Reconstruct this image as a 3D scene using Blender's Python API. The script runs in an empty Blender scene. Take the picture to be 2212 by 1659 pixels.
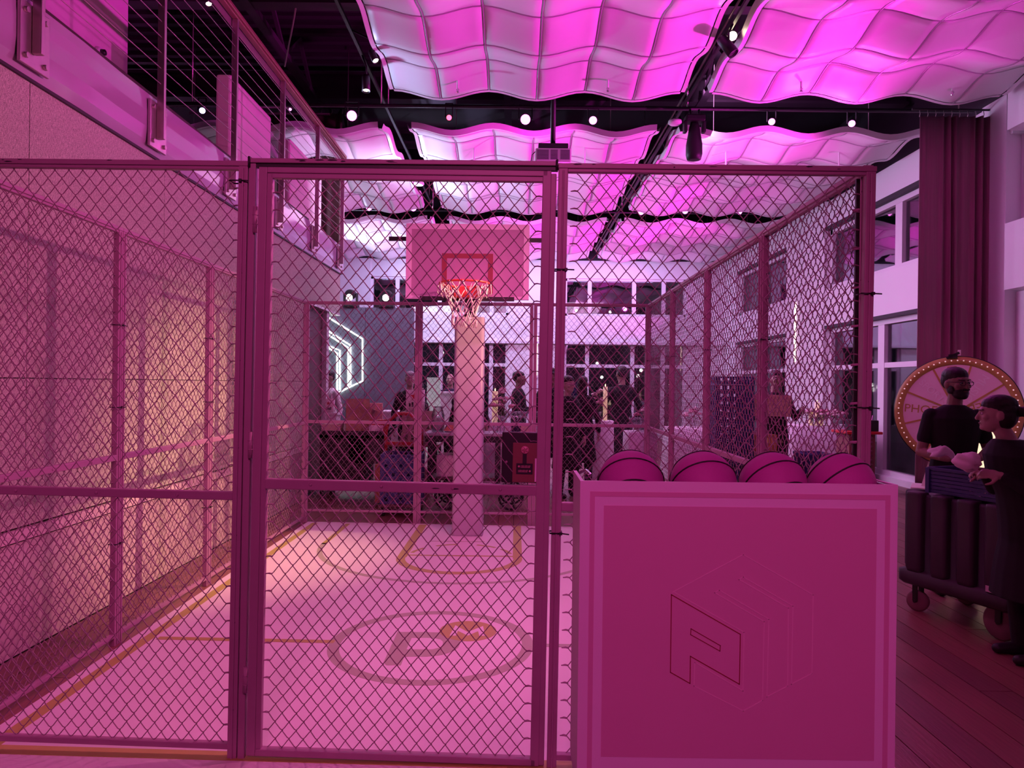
import bpy, bmesh, math, random
from mathutils import Vector, Matrix, Euler, Quaternion
random.seed(7)
PI = math.pi
S = bpy.context.scene
COL = S.collection

# ------------------------------------------------------------------ camera
F, CH, ROLL, YAW = 1560.0, 1.62, 0.012, 0.0058
cam_d = bpy.data.cameras.new('camera')
cam_d.sensor_width = 36.0
cam_d.lens = F / 2212.0 * 36.0
cam_d.clip_start = 0.05
cam = bpy.data.objects.new('camera', cam_d)
cam.location = (0, 0, CH)
cam.rotation_euler = (PI / 2, -ROLL, YAW)
COL.objects.link(cam)
S.camera = cam

def W(px, py, d):
    """a point of the room, surveyed from the photograph at depth d"""
    dx, dy = px - 1106.0, py - 829.5
    x, z = (dx + ROLL * dy) * d / F, CH - (dy - ROLL * dx) * d / F
    return Vector((x * math.cos(YAW) - d * math.sin(YAW), x * math.sin(YAW) + d * math.cos(YAW), z))

def G(px, py, z=0.022):
    dx, dy = px - 1106.0, py - 829.5
    return W(px, py, (CH - z) * F / (dy - ROLL * dx))

# ------------------------------------------------------------------ world, exposure
wd = bpy.data.worlds.new('night')
S.world = wd
wd.use_nodes = True
wb = wd.node_tree.nodes['Background']
wb.inputs[0].default_value = (0.012, 0.012, 0.02, 1)
wb.inputs[1].default_value = 1.0
S.view_settings.view_transform = 'Standard'
S.view_settings.look = 'None'
S.view_settings.exposure = 0.0
S.view_settings.gamma = 1.0
S.view_settings.use_curve_mapping = False
try:
    S.cycles.max_bounces = 6
    S.cycles.diffuse_bounces = 3
    S.cycles.glossy_bounces = 3
    S.cycles.transparent_max_bounces = 12
    S.cycles.sample_clamp_indirect = 3.0
    S.cycles.caustics_reflective = False
    S.cycles.caustics_refractive = False
except Exception:
    pass

def aim(o, loc, target):
    o.location = loc
    o.rotation_euler = (Vector(target) - Vector(loc)).to_track_quat('-Z', 'Y').to_euler()

def spot(name, loc, target, power, col, angle=60, blend=0.5, size=0.08):
    l = bpy.data.lights.new(name, 'SPOT')
    l.energy, l.color = power, col
    l.spot_size, l.spot_blend, l.shadow_soft_size = math.radians(angle), blend, size
    o = bpy.data.objects.new(name, l)
    aim(o, loc, target)
    COL.objects.link(o)
    return o

def area(name, loc, target, power, col, sx, sy):
    l = bpy.data.lights.new(name, 'AREA')
    l.energy, l.color, l.shape, l.size, l.size_y = power, col, 'RECTANGLE', sx, sy
    o = bpy.data.objects.new(name, l)
    aim(o, loc, target)
    COL.objects.link(o)
    return o

PINK = (1.0, 0.16, 0.52)
MAG = (1.0, 0.03, 0.72)
LAV = (0.80, 0.62, 1.0)
WARM = (1.0, 0.50, 0.34)
# the hall's LED wash lights, with added fills on the wheel and hoop
spot('wash_rear', (-0.3, -2.6, 4.3), (-0.5, 3.0, 1.0), 590, (1.0, 0.12, 0.50), 54, 0.6, 0.5)
spot('wheel_fill', (4.4, 5.4, 4.8), (5.6, 9.2, 1.3), 120, (1.0, 0.22, 0.56), 34, 0.7, 0.1)  # added spot to brighten the prize wheel
spot('wash_aisle', (4.2, 1.0, 4.9), (3.4, 4.0, 0.0), 38, (1.0, 0.14, 0.42), 90, 0.8, 0.3)
spot('wash_court', (1.40, 3.75, 3.2), (-2.6, 5.6, 1.3), 285, (1.0, 0.20, 0.46), 120, 0.7, 0.03)
spot('wash_court_high', (0.3, 4.6, 5.1), (-0.5, 5.3, 0.0), 215, (1.0, 0.16, 0.60), 100, 0.8, 0.15)
spot('hoop_fill', (0.9, 5.2, 4.6), (-0.5, 8.3, 1.2), 70, (1.0, 0.32, 0.52), 70, 0.9, 0.1)  # added spot that lifts the back fence wires and the hoop pole
spot('warm_spot', (3.0, 7.15, 4.9), (-2.7, 6.5, 0.7), 2400, WARM, 32, 0.9, 0.05)
# magenta washes on the ceiling clouds from the window side, lavender white from the balcony side
for i, (y, p) in enumerate(((5.0, 1500), (8.0, 1600), (11.4, 1400), (14.6, 1500), (18.0, 1700), (21.0, 1000))):
    spot('cloud_magenta', (6.0, y, 2.5), (0.6, y + 0.2, 5.60), p, MAG, 60, 1.0, 0.08)
    spot('cloud_magenta_close', (6.1, y, 3.0), (3.6, y + 0.2, 5.40), p * 0.11, MAG, 80, 1.0, 0.08)
for i, x in enumerate((-0.6, 3.0)):
    spot('cloud_gap_near', (x + 1.2, 9.9, 4.6), (x, 7.2, 5.5), 170, MAG, 120, 0.7, 0.08)
    spot('cloud_gap_mid', (x + 1.2, 10.2, 4.6), (x, 13.0, 5.5), 100, MAG, 120, 0.7, 0.08)
    spot('cloud_gap_far', (x + 1.2, 16.1, 4.6), (x, 19.0, 5.5), 110, MAG, 120, 0.7, 0.08)
spot('cloud_white_near', (-2.6, 9.2, 4.7), (0.6, 7.6, 5.45), 130, (0.5, 0.58, 1.0), 80, 0.9, 0.06)
spot('cloud_white_mid', (-2.7, 13.0, 4.3), (0.6, 13.0, 5.5), 480, (0.62, 0.62, 1.0), 140, 0.7, 0.1)
spot('cloud_white_left', (-1.9, 12.0, 3.9), (-3.6, 13.0, 5.43), 170, (0.72, 0.62, 1.0), 110, 0.8, 0.1)
spot('cloud_white_far', (-5.0, 18.5, 4.0), (0.0, 19.0, 5.42), 620, (0.70, 0.66, 1.0), 140, 0.7, 0.1)
area('far_wall_wash', (0.0, 20.4, 5.15), (0.0, 22.2, 2.2), 150, (0.52, 0.54, 1.0), 9.0, 0.4)
area('far_room_wash', (0.5, 13.5, 4.8), (0.5, 14.0, 0.0), 130, (0.95, 0.55, 0.95), 6.0, 3.0)
area('right_wall_wash', (2.6, 11.0, 4.7), (6.4, 12.0, 3.6), 92, (1.0, 0.38, 1.0), 1.0, 6.0)
area('stage_wash', (-3.6, 12.6, 4.6), (-4.6, 15.0, 2.0), 60, LAV, 2.0, 1.0)

# ------------------------------------------------------------------ materials
MATS = {}
def mat(name, col, rough=0.6, metal=0.0, var=0.08, scale=14.0, bump=0.0, spec=0.5, stretch=(1, 1, 1), emit=None, es=0.0, coat=0.0):
    if name in MATS:
        return MATS[name]
    m = bpy.data.materials.new(name)
    m.use_nodes = True
    nt = m.node_tree
    p = nt.nodes['Principled BSDF']
    tc = nt.nodes.new('ShaderNodeTexCoord')
    mp = nt.nodes.new('ShaderNodeMapping')
    mp.inputs['Scale'].default_value = stretch
    nz = nt.nodes.new('ShaderNodeTexNoise')
    nz.inputs['Scale'].default_value = scale
    nz.inputs['Detail'].default_value = 4
    rp = nt.nodes.new('ShaderNodeMix')
    rp.data_type = 'RGBA'
    a = [max(0, c * (1 - var)) for c in col]
    b = [min(1, c * (1 + var)) for c in col]
    rp.inputs[6].default_value = (*a, 1)
    rp.inputs[7].default_value = (*b, 1)
    nt.links.new(tc.outputs['Object'], mp.inputs[0])
    nt.links.new(mp.outputs[0], nz.inputs['Vector'])
    nt.links.new(nz.outputs[0], rp.inputs[0])
    nt.links.new(rp.outputs[2], p.inputs['Base Color'])
    p.inputs['Roughness'].default_value = rough
    p.inputs['Metallic'].default_value = metal
    p.inputs['Specular IOR Level'].default_value = spec
    p.inputs['Coat Weight'].default_value = coat
    if bump:
        bp = nt.nodes.new('ShaderNodeBump')
        bp.inputs['Strength'].default_value = bump
        bp.inputs['Distance'].default_value = 0.01
        nt.links.new(nz.outputs[0], bp.inputs['Height'])
        nt.links.new(bp.outputs[0], p.inputs['Normal'])
    if emit:
        p.inputs['Emission Color'].default_value = (*emit, 1)
        p.inputs['Emission Strength'].default_value = es
    MATS[name] = m
    return m

def glass_mat(name, tint=(0.9, 0.9, 0.95), refl=0.12):
    m = bpy.data.materials.new(name)
    m.use_nodes = True
    nt = m.node_tree
    nt.nodes.remove(nt.nodes['Principled BSDF'])
    tr = nt.nodes.new('ShaderNodeBsdfTransparent')
    tr.inputs[0].default_value = (*tint, 1)
    gl = nt.nodes.new('ShaderNodeBsdfGlossy')
    gl.inputs['Roughness'].default_value = 0.02
    lw = nt.nodes.new('ShaderNodeLayerWeight')
    lw.inputs[0].default_value = 0.35
    mr = nt.nodes.new('ShaderNodeMapRange')
    mr.inputs['To Min'].default_value = refl
    mr.inputs['To Max'].default_value = 0.8
    mx = nt.nodes.new('ShaderNodeMixShader')
    nt.links.new(lw.outputs['Fresnel'], mr.inputs['Value'])
    nt.links.new(mr.outputs[0], mx.inputs[0])
    nt.links.new(tr.outputs[0], mx.inputs[1])
    nt.links.new(gl.outputs[0], mx.inputs[2])
    nt.links.new(mx.outputs[0], nt.nodes['Material Output'].inputs[0])
    MATS[name] = m
    return m

def fabric_wall_mat():
    m = mat('woven_wallcovering', (0.62, 0.63, 0.52), 0.75, var=0.05, scale=3)
    nt = m.node_tree
    p = nt.nodes['Principled BSDF']
    tc = [n for n in nt.nodes if n.type == 'TEX_COORD'][0]
    mp = nt.nodes.new('ShaderNodeMapping')
    mp.inputs['Scale'].default_value = (1, 150, 190)
    nz = nt.nodes.new('ShaderNodeTexNoise')
    nz.inputs['Scale'].default_value = 1.0
    nz.inputs['Detail'].default_value = 2
    mp2 = nt.nodes.new('ShaderNodeMapping')
    mp2.inputs['Scale'].default_value = (1, 300, 40)
    nz2 = nt.nodes.new('ShaderNodeTexNoise')
    nz2.inputs['Scale'].default_value = 1.0
    add = nt.nodes.new('ShaderNodeMath')
    cr = nt.nodes.new('ShaderNodeValToRGB')
    cr.color_ramp.elements[0].position = 0.40
    cr.color_ramp.elements[0].color = (0.38, 0.38, 0.38, 1)
    cr.color_ramp.elements[1].position = 0.66
    cr.color_ramp.elements[1].color = (1.45, 1.45, 1.45, 1)
    ha = nt.nodes.new('ShaderNodeMath')
    ha.operation = 'MULTIPLY'
    ha.inputs[1].default_value = 0.5
    mul = nt.nodes.new('ShaderNodeMix')
    mul.data_type = 'RGBA'
    mul.blend_type = 'MULTIPLY'
    mul.inputs[0].default_value = 0.85
    base = [l.from_socket for l in nt.links if l.to_socket == p.inputs['Base Color']][0]
    L = nt.links.new
    L(tc.outputs['Object'], mp.inputs[0]); L(mp.outputs[0], nz.inputs['Vector'])
    L(tc.outputs['Object'], mp2.inputs[0]); L(mp2.outputs[0], nz2.inputs['Vector'])
    L(nz.outputs[0], add.inputs[0]); L(nz2.outputs[0], add.inputs[1])
    L(add.outputs[0], ha.inputs[0]); L(ha.outputs[0], cr.inputs[0])
    L(base, mul.inputs[6]); L(cr.outputs[0], mul.inputs[7]); L(mul.outputs[2], p.inputs['Base Color'])
    bp = nt.nodes.new('ShaderNodeBump')
    bp.inputs['Strength'].default_value = 0.5
    bp.inputs['Distance'].default_value = 0.003
    L(ha.outputs[0], bp.inputs['Height']); L(bp.outputs[0], p.inputs['Normal'])
    return m

def wood_mat(name, col, along=(18, 1.2, 18), rough=0.5, var=0.3):
    return mat(name, col, rough, var=var, scale=3.0, bump=0.15, stretch=along)

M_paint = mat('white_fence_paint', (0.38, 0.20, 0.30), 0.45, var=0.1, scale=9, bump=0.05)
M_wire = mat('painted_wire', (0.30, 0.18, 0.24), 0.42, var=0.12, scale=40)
M_chip = mat('bare_dark_steel', (0.03, 0.025, 0.03), 0.6)
M_black = mat('black_plastic', (0.012, 0.010, 0.012), 0.5)
M_blackmetal = mat('black_metal', (0.02, 0.018, 0.022), 0.4, metal=0.3)
M_white = mat('white_wall_paint', (0.80, 0.78, 0.80), 0.7, var=0.03, scale=2)
M_cloud = mat('white_ceiling_tile', (0.82, 0.81, 0.83), 0.38, var=0.03, scale=3, spec=0.5)
M_grid = mat('grey_grid_metal', (0.42, 0.39, 0.44), 0.4, metal=0.3)
M_deck = mat('dark_deck', (0.020, 0.014, 0.022), 0.7)
M_beam = mat('dark_beam', (0.045, 0.025, 0.045), 0.55)
M_court = mat('white_court_vinyl', (0.80, 0.74, 0.76), 0.38, var=0.03, scale=2.5, bump=0.02)
M_gold = mat('gold_court_line', (0.45, 0.41, 0.10), 0.45, var=0.06)
M_mauve = mat('taupe_court_print', (0.42, 0.42, 0.31), 0.45, var=0.05)
M_fabric = fabric_wall_mat()
M_lowwall = mat('pale_lower_wall', (0.62, 0.52, 0.52), 0.25, var=0.12, scale=6, stretch=(1, 6, 0.6), coat=0.3)
M_fascia = mat('glossy_lavender_fascia', (0.50, 0.35, 0.52), 0.10, metal=0.12, var=0.03, scale=2)
M_steel = mat('brushed_steel', (0.62, 0.52, 0.52), 0.32, metal=0.85, var=0.1, scale=30)
M_rail = mat('bronze_handrail', (0.30, 0.16, 0.12), 0.35, metal=0.4)
M_cable = mat('steel_cable', (0.5, 0.42, 0.42), 0.35, metal=0.8)
M_panel = mat('pale_partition', (0.74, 0.62, 0.62), 0.6, var=0.04)
M_curtain = mat('burgundy_drape', (0.30, 0.12, 0.17), 0.85, var=0.18, scale=5, stretch=(8, 8, 0.3), bump=0.1)
M_curtain2 = mat('brown_drape', (0.10, 0.055, 0.05), 0.9, var=0.2, scale=5, stretch=(8, 8, 0.3))
M_brownwall = mat('dark_brown_panel', (0.10, 0.045, 0.05), 0.5, var=0.2)
M_wood = wood_mat('brown_floorboard', (0.24, 0.10, 0.085), (22, 1.4, 22), 0.38, 0.35)
M_wood2 = wood_mat('darker_floorboard', (0.19, 0.078, 0.07), (22, 1.4, 22), 0.42, 0.35)
M_sub = mat('subfloor', (0.05, 0.03, 0.03), 0.7)
M_glass = glass_mat('night_window_glass', (0.55, 0.55, 0.6), 0.16)
M_clear = glass_mat('clear_acrylic', (0.93, 0.92, 0.95), 0.10)
M_frame = mat('white_window_frame', (0.78, 0.74, 0.78), 0.5, var=0.03)
M_ball = mat('magenta_rubber', (0.47, 0.06, 0.35), 0.65, var=0.06, scale=160, bump=0.12)
M_seam = mat('black_seam', (0.01, 0.004, 0.008), 0.6)
M_cart = mat('lavender_laminate', (0.86, 0.60, 0.84), 0.42, var=0.03, scale=3)
M_cart2 = mat('rose_laminate', (0.72, 0.32, 0.54), 0.42, var=0.03, scale=3)
M_cart3 = mat('faint_print_line', (0.82, 0.46, 0.66), 0.42)
M_redline = mat('dark_red_print', (0.28, 0.01, 0.03), 0.5)
M_orange = mat('orange_rim_paint', (0.75, 0.05, 0.03), 0.35, coat=0.4)
M_net = mat('white_cord', (0.82, 0.72, 0.68), 0.7)
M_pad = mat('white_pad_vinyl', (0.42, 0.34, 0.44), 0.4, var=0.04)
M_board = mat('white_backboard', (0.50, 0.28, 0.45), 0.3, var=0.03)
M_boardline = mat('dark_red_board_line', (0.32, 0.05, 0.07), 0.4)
M_blue = mat('blue_rack_plastic', (0.035, 0.04, 0.17), 0.45)
M_red = mat('red_paint', (0.5, 0.02, 0.03), 0.4)
M_brown = mat('corrugated_card', (0.36, 0.20, 0.13), 0.8, var=0.12)
M_card2 = mat('pale_card', (0.62, 0.45, 0.38), 0.8, var=0.1)
M_cloth = mat('white_tablecloth', (0.80, 0.76, 0.80), 0.8, var=0.04)
M_paper = mat('white_paper', (0.80, 0.70, 0.74), 0.8, var=0.05, bump=0.1)
M_greywall = mat('slate_backdrop', (0.13, 0.14, 0.18), 0.5, var=0.06, scale=2)
M_neon = mat('white_neon', (1, 1, 1), 0.5, emit=(0.85, 1.0, 0.93), es=4.0)
M_skin = mat('skin', (0.33, 0.20, 0.16), 0.5, var=0.06, scale=30)
M_skin2 = mat('light_skin', (0.46, 0.31, 0.27), 0.5, var=0.06, scale=30)
M_hair = mat('black_hair', (0.012, 0.009, 0.009), 0.5, var=0.4, scale=60, bump=0.3)
M_grey = mat('grey_hair', (0.35, 0.33, 0.34), 0.6, var=0.3, scale=60)
M_cl = mat('black_cloth', (0.008, 0.007, 0.009), 0.85, var=0.2, bump=0.2)
M_cl2 = mat('charcoal_cloth', (0.014, 0.012, 0.016), 0.85, var=0.2, bump=0.2)
M_navy = mat('navy_cloth', (0.02, 0.018, 0.05), 0.85)
M_wheel = mat('white_wheel_face', (0.80, 0.55, 0.68), 0.5, var=0.03)
M_goldrim = mat('copper_rim', (0.42, 0.24, 0.07), 0.45, var=0.06)
M_ghost = mat('pale_print', (0.84, 0.66, 0.78), 0.5)
M_bulb = mat('warm_bulb', (1, 0.9, 0.85), 0.5, emit=(1, 0.6, 0.7), es=0.5)
M_pinklens = mat('pink_led_lens', (1, 0.6, 0.9), 0.4, emit=(1.0, 0.20, 0.85), es=4.5)
M_redlens = mat('red_led_lens', (1, 0.2, 0.2), 0.4, emit=(1.0, 0.06, 0.12), es=6.0)
M_bluelens = mat('blue_led_lens', (0.5, 0.5, 1), 0.4, emit=(0.45, 0.35, 1.0), es=8.0)
M_warmlens = mat('warm_lamp_lens', (1, 0.8, 0.6), 0.4, emit=(1.0, 0.80, 0.52), es=25.0)
M_whitelens = mat('white_lamp_lens', (1, 1, 0.9), 0.4, emit=(1.0, 0.95, 0.80), es=7.0)
M_candle = mat('ivory_wax', (0.85, 0.70, 0.55), 0.5, emit=(1.0, 0.62, 0.35), es=0.35)
M_flame = mat('flame', (1, 0.7, 0.3), 0.5, emit=(1.0, 0.62, 0.25), es=8.0)
M_flower = mat('pink_petals', (0.62, 0.26, 0.34), 0.8, var=0.3, scale=40)
M_flower2 = mat('pale_petals', (0.72, 0.52, 0.54), 0.8, var=0.3, scale=40)
M_lampshade = mat('glowing_shade', (1, 0.9, 0.7), 0.6, emit=(1.0, 0.72, 0.45), es=1.3)
M_dcart = mat('dark_grey_plastic', (0.042, 0.032, 0.042), 0.5, var=0.15)
M_tyre = mat('grey_wheel', (0.22, 0.12, 0.13), 0.6)
M_plaque = mat('red_card', (0.22, 0.07, 0.07), 0.5)
M_plaquepink = mat('pink_emblem', (0.60, 0.22, 0.30), 0.35)
M_chrome = mat('chrome', (0.7, 0.65, 0.7), 0.12, metal=1.0)
M_exit = mat('red_sign', (0.7, 0.05, 0.05), 0.5)
M_orangecrate = mat('orange_crate', (0.55, 0.20, 0.10), 0.6)
M_pinkbox = mat('pale_pink_carton', (0.78, 0.45, 0.38), 0.7)
M_orangetray = mat('terracotta_napkin', (0.62, 0.24, 0.16), 0.7)

# ------------------------------------------------------------------ mesh builder
class MB:
    def __init__(s):
        s.v, s.f, s.sm = [], [], []
    def add(s, vs, fs, smooth=False):
        b = len(s.v)
        s.v += [tuple(v) for v in vs]
        s.f += [tuple(b + i for i in f) for f in fs]
        s.sm += [smooth] * len(fs)
        return s
    def box(s, c, d, R=None):
        hx, hy, hz = d[0] / 2, d[1] / 2, d[2] / 2
        vs = [Vector((x, y, z)) for x in (-hx, hx) for y in (-hy, hy) for z in (-hz, hz)]
        if R is not None:
            vs = [R @ v for v in vs]
        c = Vector(c)
        return s.add([v + c for v in vs], [(0, 1, 3, 2), (4, 6, 7, 5), (0, 4, 5, 1), (2, 3, 7, 6), (0, 2, 6, 4), (1, 5, 7, 3)])
    def bb(s, a, b):
        return s.box([(p + q) / 2 for p, q in zip(a, b)], [abs(q - p) for p, q in zip(a, b)])
    def bar(s, a, b, w, h, up=(0, 0, 1)):
        a, b = Vector(a), Vector(b)
        d = b - a
        L = d.length
        d.normalize()
        u = Vector(up)
        x = d.cross(u)
        if x.length < 1e-4:
            x = d.cross(Vector((0, 1, 0)))
        x.normalize()
        z = x.cross(d)
        R = Matrix((x, d, z)).transposed()
        return s.box((a + b) / 2, (w, L, h), R)
    def tube(s, pts, r, n=8, closed=False, caps=True):
        pts = [Vector(p) for p in pts]
        N = len(pts)
        rs = r if isinstance(r, (list, tuple)) else [r] * N
        vs, u = [], None
        for i, p in enumerate(pts):
            if closed:
                t = pts[(i + 1) % N] - pts[i - 1]
            else:
                t = pts[min(i + 1, N - 1)] - pts[max(i - 1, 0)]
            t.normalize()
            if u is None:
                u = t.cross(Vector((0, 0, 1)))
                if u.length < 0.1:
                    u = t.cross(Vector((0, 1, 0)))
            u = u - t * u.dot(t)
            u.normalize()
            w = t.cross(u)
            for k in range(n):
                a = 2 * PI * k / n
                vs.append(p + (u * math.cos(a) + w * math.sin(a)) * rs[i])
        fs = []
        for i in range(N if closed else N - 1):
            j = (i + 1) % N
            for k in range(n):
                l = (k + 1) % n
                fs.append((i * n + k, i * n + l, j * n + l, j * n + k))
        s.add(vs, fs, True)
        if caps and not closed:
            b = len(s.v) - len(vs)
            s.f += [tuple(b + k for k in reversed(range(n))), tuple(b + (N - 1) * n + k for k in range(n))]
            s.sm += [False, False]
        return s
    def cyl(s, a, b, r0, r1=None, n=16):
        return s.tube([a, b], [r0, r0 if r1 is None else r1], n)
    def lathe(s, prof, c=(0, 0, 0), n=20, R=None, smooth=True):
        c = Vector(c)
        vs, fs = [], []
        for r, z in prof:
            for k in range(n):
                a = 2 * PI * k / n
                v = Vector((r * math.cos(a), r * math.sin(a), z))
                vs.append((R @ v if R is not None else v) + c)
        m = len(prof)
        for i in range(m - 1):
            for k in range(n):
                l = (k + 1) % n
                fs.append((i * n + k, i * n + l, (i + 1) * n + l, (i + 1) * n + k))
        s.add(vs, fs, smooth)
        b = len(s.v) - len(vs)
        if prof[0][0] > 1e-4:
            s.f.append(tuple(b + k for k in reversed(range(n)))); s.sm.append(False)
        if prof[-1][0] > 1e-4:
            s.f.append(tuple(b + (m - 1) * n + k for k in range(n))); s.sm.append(False)
        return s
    def ell(s, c, r, R=None, nu=14, nv=9):
        c = Vector(c)
        vs = []
        for i in range(nv + 1):
            th = PI * i / nv
            for k in range(nu):
                a = 2 * PI * k / nu
                v = Vector((r[0] * math.sin(th) * math.cos(a), r[1] * math.sin(th) * math.sin(a), -r[2] * math.cos(th)))
                vs.append((R @ v if R is not None else v) + c)
        fs = []
        for i in range(nv):
            for k in range(nu):
                l = (k + 1) % nu
                fs.append((i * nu + k, i * nu + l, (i + 1) * nu + l, (i + 1) * nu + k))
        return s.add(vs, fs, True)
    def prism(s, poly, o, ux, uy, h):
        """polygon (2-D) on the plane o + x*ux + y*uy, thickened by h along ux x uy"""
        o, ux, uy = Vector(o), Vector(ux), Vector(uy)
        nrm = ux.cross(uy).normalized()
        n = len(poly)
        lo = [o + ux * p[0] + uy * p[1] for p in poly]
        hi = [p + nrm * h for p in lo]
        ar = sum(poly[i][0] * poly[(i + 1) % n][1] - poly[(i + 1) % n][0] * poly[i][1] for i in range(n))
        idx = list(range(n))
        if ar < 0:
            lo.reverse(); hi.reverse()
        fs = [tuple(reversed(idx)), tuple(n + i for i in idx)]
        for i in range(n):
            j = (i + 1) % n
            fs.append((i, j, n + j, n + i))
        return s.add(lo + hi, fs)
    def strip(s, A, B):
        n = len(A)
        return s.add(list(A) + list(B), [(i, i + 1, n + i + 1, n + i) for i in range(n - 1)], True)
    def mesh(s, name, m):
        me = bpy.data.meshes.new(name)
        me.from_pydata(s.v, [], s.f)
        me.polygons.foreach_set('use_smooth', s.sm)
        if m is not None:
            me.materials.append(m)
        me.update()
        return me
    def build(s, name, m, parent=None, bevel=0.0, **kw):
        return link(name, s.mesh(name, m), parent, bevel, **kw)

def link(name, me, parent=None, bevel=0.0, loc=None, rot=None, **kw):
    o = bpy.data.objects.new(name, me)
    COL.objects.link(o)
    if parent is not None:
        o.parent = parent
    if loc is not None:
        o.location = loc
    if rot is not None:
        o.rotation_euler = rot
    if bevel:
        b = o.modifiers.new('bevel', 'BEVEL')
        b.width, b.segments, b.limit_method = bevel, 2, 'ANGLE'
    for k, v in kw.items():
        o[k] = v
    return o

def thing(name, label, cat, loc=(0, 0, 0), rot=(0, 0, 0), group=None):
    o = bpy.data.objects.new(name, None)
    o.empty_display_size = 0.1
    COL.objects.link(o)
    o.location = loc
    o.rotation_euler = rot
    o['label'], o['category'] = label, cat
    if group:
        o['group'] = group
    return o

def tag(o, label, cat, group=None):
    o['label'], o['category'] = label, cat
    if group:
        o['group'] = group
    return o

def dup(root, loc, rot=None, label=None):
    r = root.copy(); COL.objects.link(r)
    r.location = loc
    if rot is not None:
        r.rotation_euler = rot
    if label:
        r['label'] = label
    for ch in list(root.children):
        c = ch.copy(); COL.objects.link(c); c.parent = r
        for g in ch.children:
            d = g.copy(); COL.objects.link(d); d.parent = c
    return r

def struct(name, mb, m, bevel=0.0, label=None):
    o = mb.build(name, m, None, bevel)
    o['kind'] = 'structure'
    if label:
        o['label'] = label
    return o
# ================================================================== THE ROOM
# ---- floor: boards running away from the camera
fl = struct('floor', MB().bb((-9, -4, -0.12), (8, 23, -0.012)), M_sub)
plank_cache = {}
def plank(x, y0, y1, k):
    key = (round(y1 - y0, 2), k)
    if key not in plank_cache:
        plank_cache[key] = MB().bb((-0.087, 0, -0.012), (0.087, y1 - y0 - 0.006, 0)).mesh('floor_plank', M_wood if k else M_wood2)
    link('floor_plank', plank_cache[key], fl, loc=(x, y0, 0.0))
xi = 0
x = -2.8
while x < 6.4:
    off = [0.0, 1.9, 0.9, 2.6][xi % 4]
    cuts = [0.0 if x > 1.4 else 2.0, 3.0 + off, 7.0 + off, 11.0 + off, 22.0]
    for a, b in zip(cuts, cuts[1:]):
        if -2.4 < x < 1.4 and b < 8.0:
            continue
        plank(x, a, b, (xi + int(a)) % 3 > 0)
    x += 0.18
    xi += 1

# ---- ceiling: dark corrugated deck with ribs, beams
ce = struct('ceiling', MB().bb((-9, -4, 6.95), (8, 23, 7.1)), M_deck)
rib = MB().bb((-3.2, -0.05, -0.05), (3.2, 0.05, 0)).mesh('deck_rib', M_beam)
for i in range(34):
    link('deck_rib', rib, ce, loc=(-4.2, 5.0 + i * 0.26, 6.95))
for i, y in enumerate((6.9, 9.0, 12.0, 15.9)):
    b = MB().bb((-8.8, y - 0.1, 6.3), (6.4, y + 0.1, 6.34)).bb((-8.8, y - 0.015, 6.34), (6.4, y + 0.015, 6.7)).bb((-8.8, y - 0.1, 6.7), (6.4, y + 0.1, 6.74))
    b.build('beam', M_beam, ce)
for x in (-3.4, -0.2, 3.0):
    for k in range(5):
        y0 = 9.0 + k * 1.4
        MB().bar((x, y0, 6.34), (x, y0 + 0.7, 6.9), 0.05, 0.05).bar((x, y0 + 0.7, 6.9), (x, y0 + 1.4, 6.34), 0.05, 0.05).build('truss_web', M_beam, ce)
    MB().bb((x - 0.06, 5, 6.28), (x + 0.06, 17, 6.36)).build('truss_chord', M_beam, ce)
for pts in ([(-4.6, 7.2, 6.7), (-3.6, 8.0, 6.5), (-2.6, 8.3, 6.6), (-1.2, 8.6, 6.75)], [(-3.3, 8.0, 6.9), (-3.1, 8.1, 6.6), (-2.75, 8.3, 6.4)], [(-2.6, 8.6, 6.6), (-2.9, 9.2, 6.2), (-3.2, 9.8, 5.9)]):
    MB().tube(pts, 0.012, 5).build('hanging_cable', M_cable, ce)

# ---- left wall: woven panels over a chair rail
wl = struct('wall_left', MB().bb((-3.12, -4, 0), (-2.93, 10.1, 3.9)), M_sub)
ys = [-2.3, -0.66, 0.98, 2.62, 4.26, 5.9, 7.54, 9.18, 10.1]
for a, b in zip(ys, ys[1:]):
    for z0, z1 in ((0.745, 1.62), (1.62, 3.385)):
        MB().bb((-2.935, a + 0.003, z0 + 0.003), (-2.90, b - 0.003, z1 - 0.003)).build('wall_panel', M_fabric, wl)
    MB().bb((-2.935, a + 0.002, 0.0), (-2.905, b - 0.002, 0.655)).build('lower_panel', M_lowwall, wl)
MB().bb((-2.935, -2.3, 0.668), (-2.885, 10.1, 0.732)).build('chair_rail', M_panel, wl)
wh = struct('wall_left_header', MB().bb((-3.12, 10.1, 2.73), (-2.90, 11.8, 3.385)), M_fabric)
MB().bb((-3.05, 10.1, 2.70), (-2.89, 11.8, 2.73)).build('header_edge', M_steel, wh)
struct('wall_left_recess', MB().bb((-3.3, 10.1, 0), (-3.0, 11.2, 2.70)), M_brownwall)
struct('trim_1', MB().bb((-3.0, 11.12, 0), (-2.93, 11.26, 2.70)), M_frame)
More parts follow.
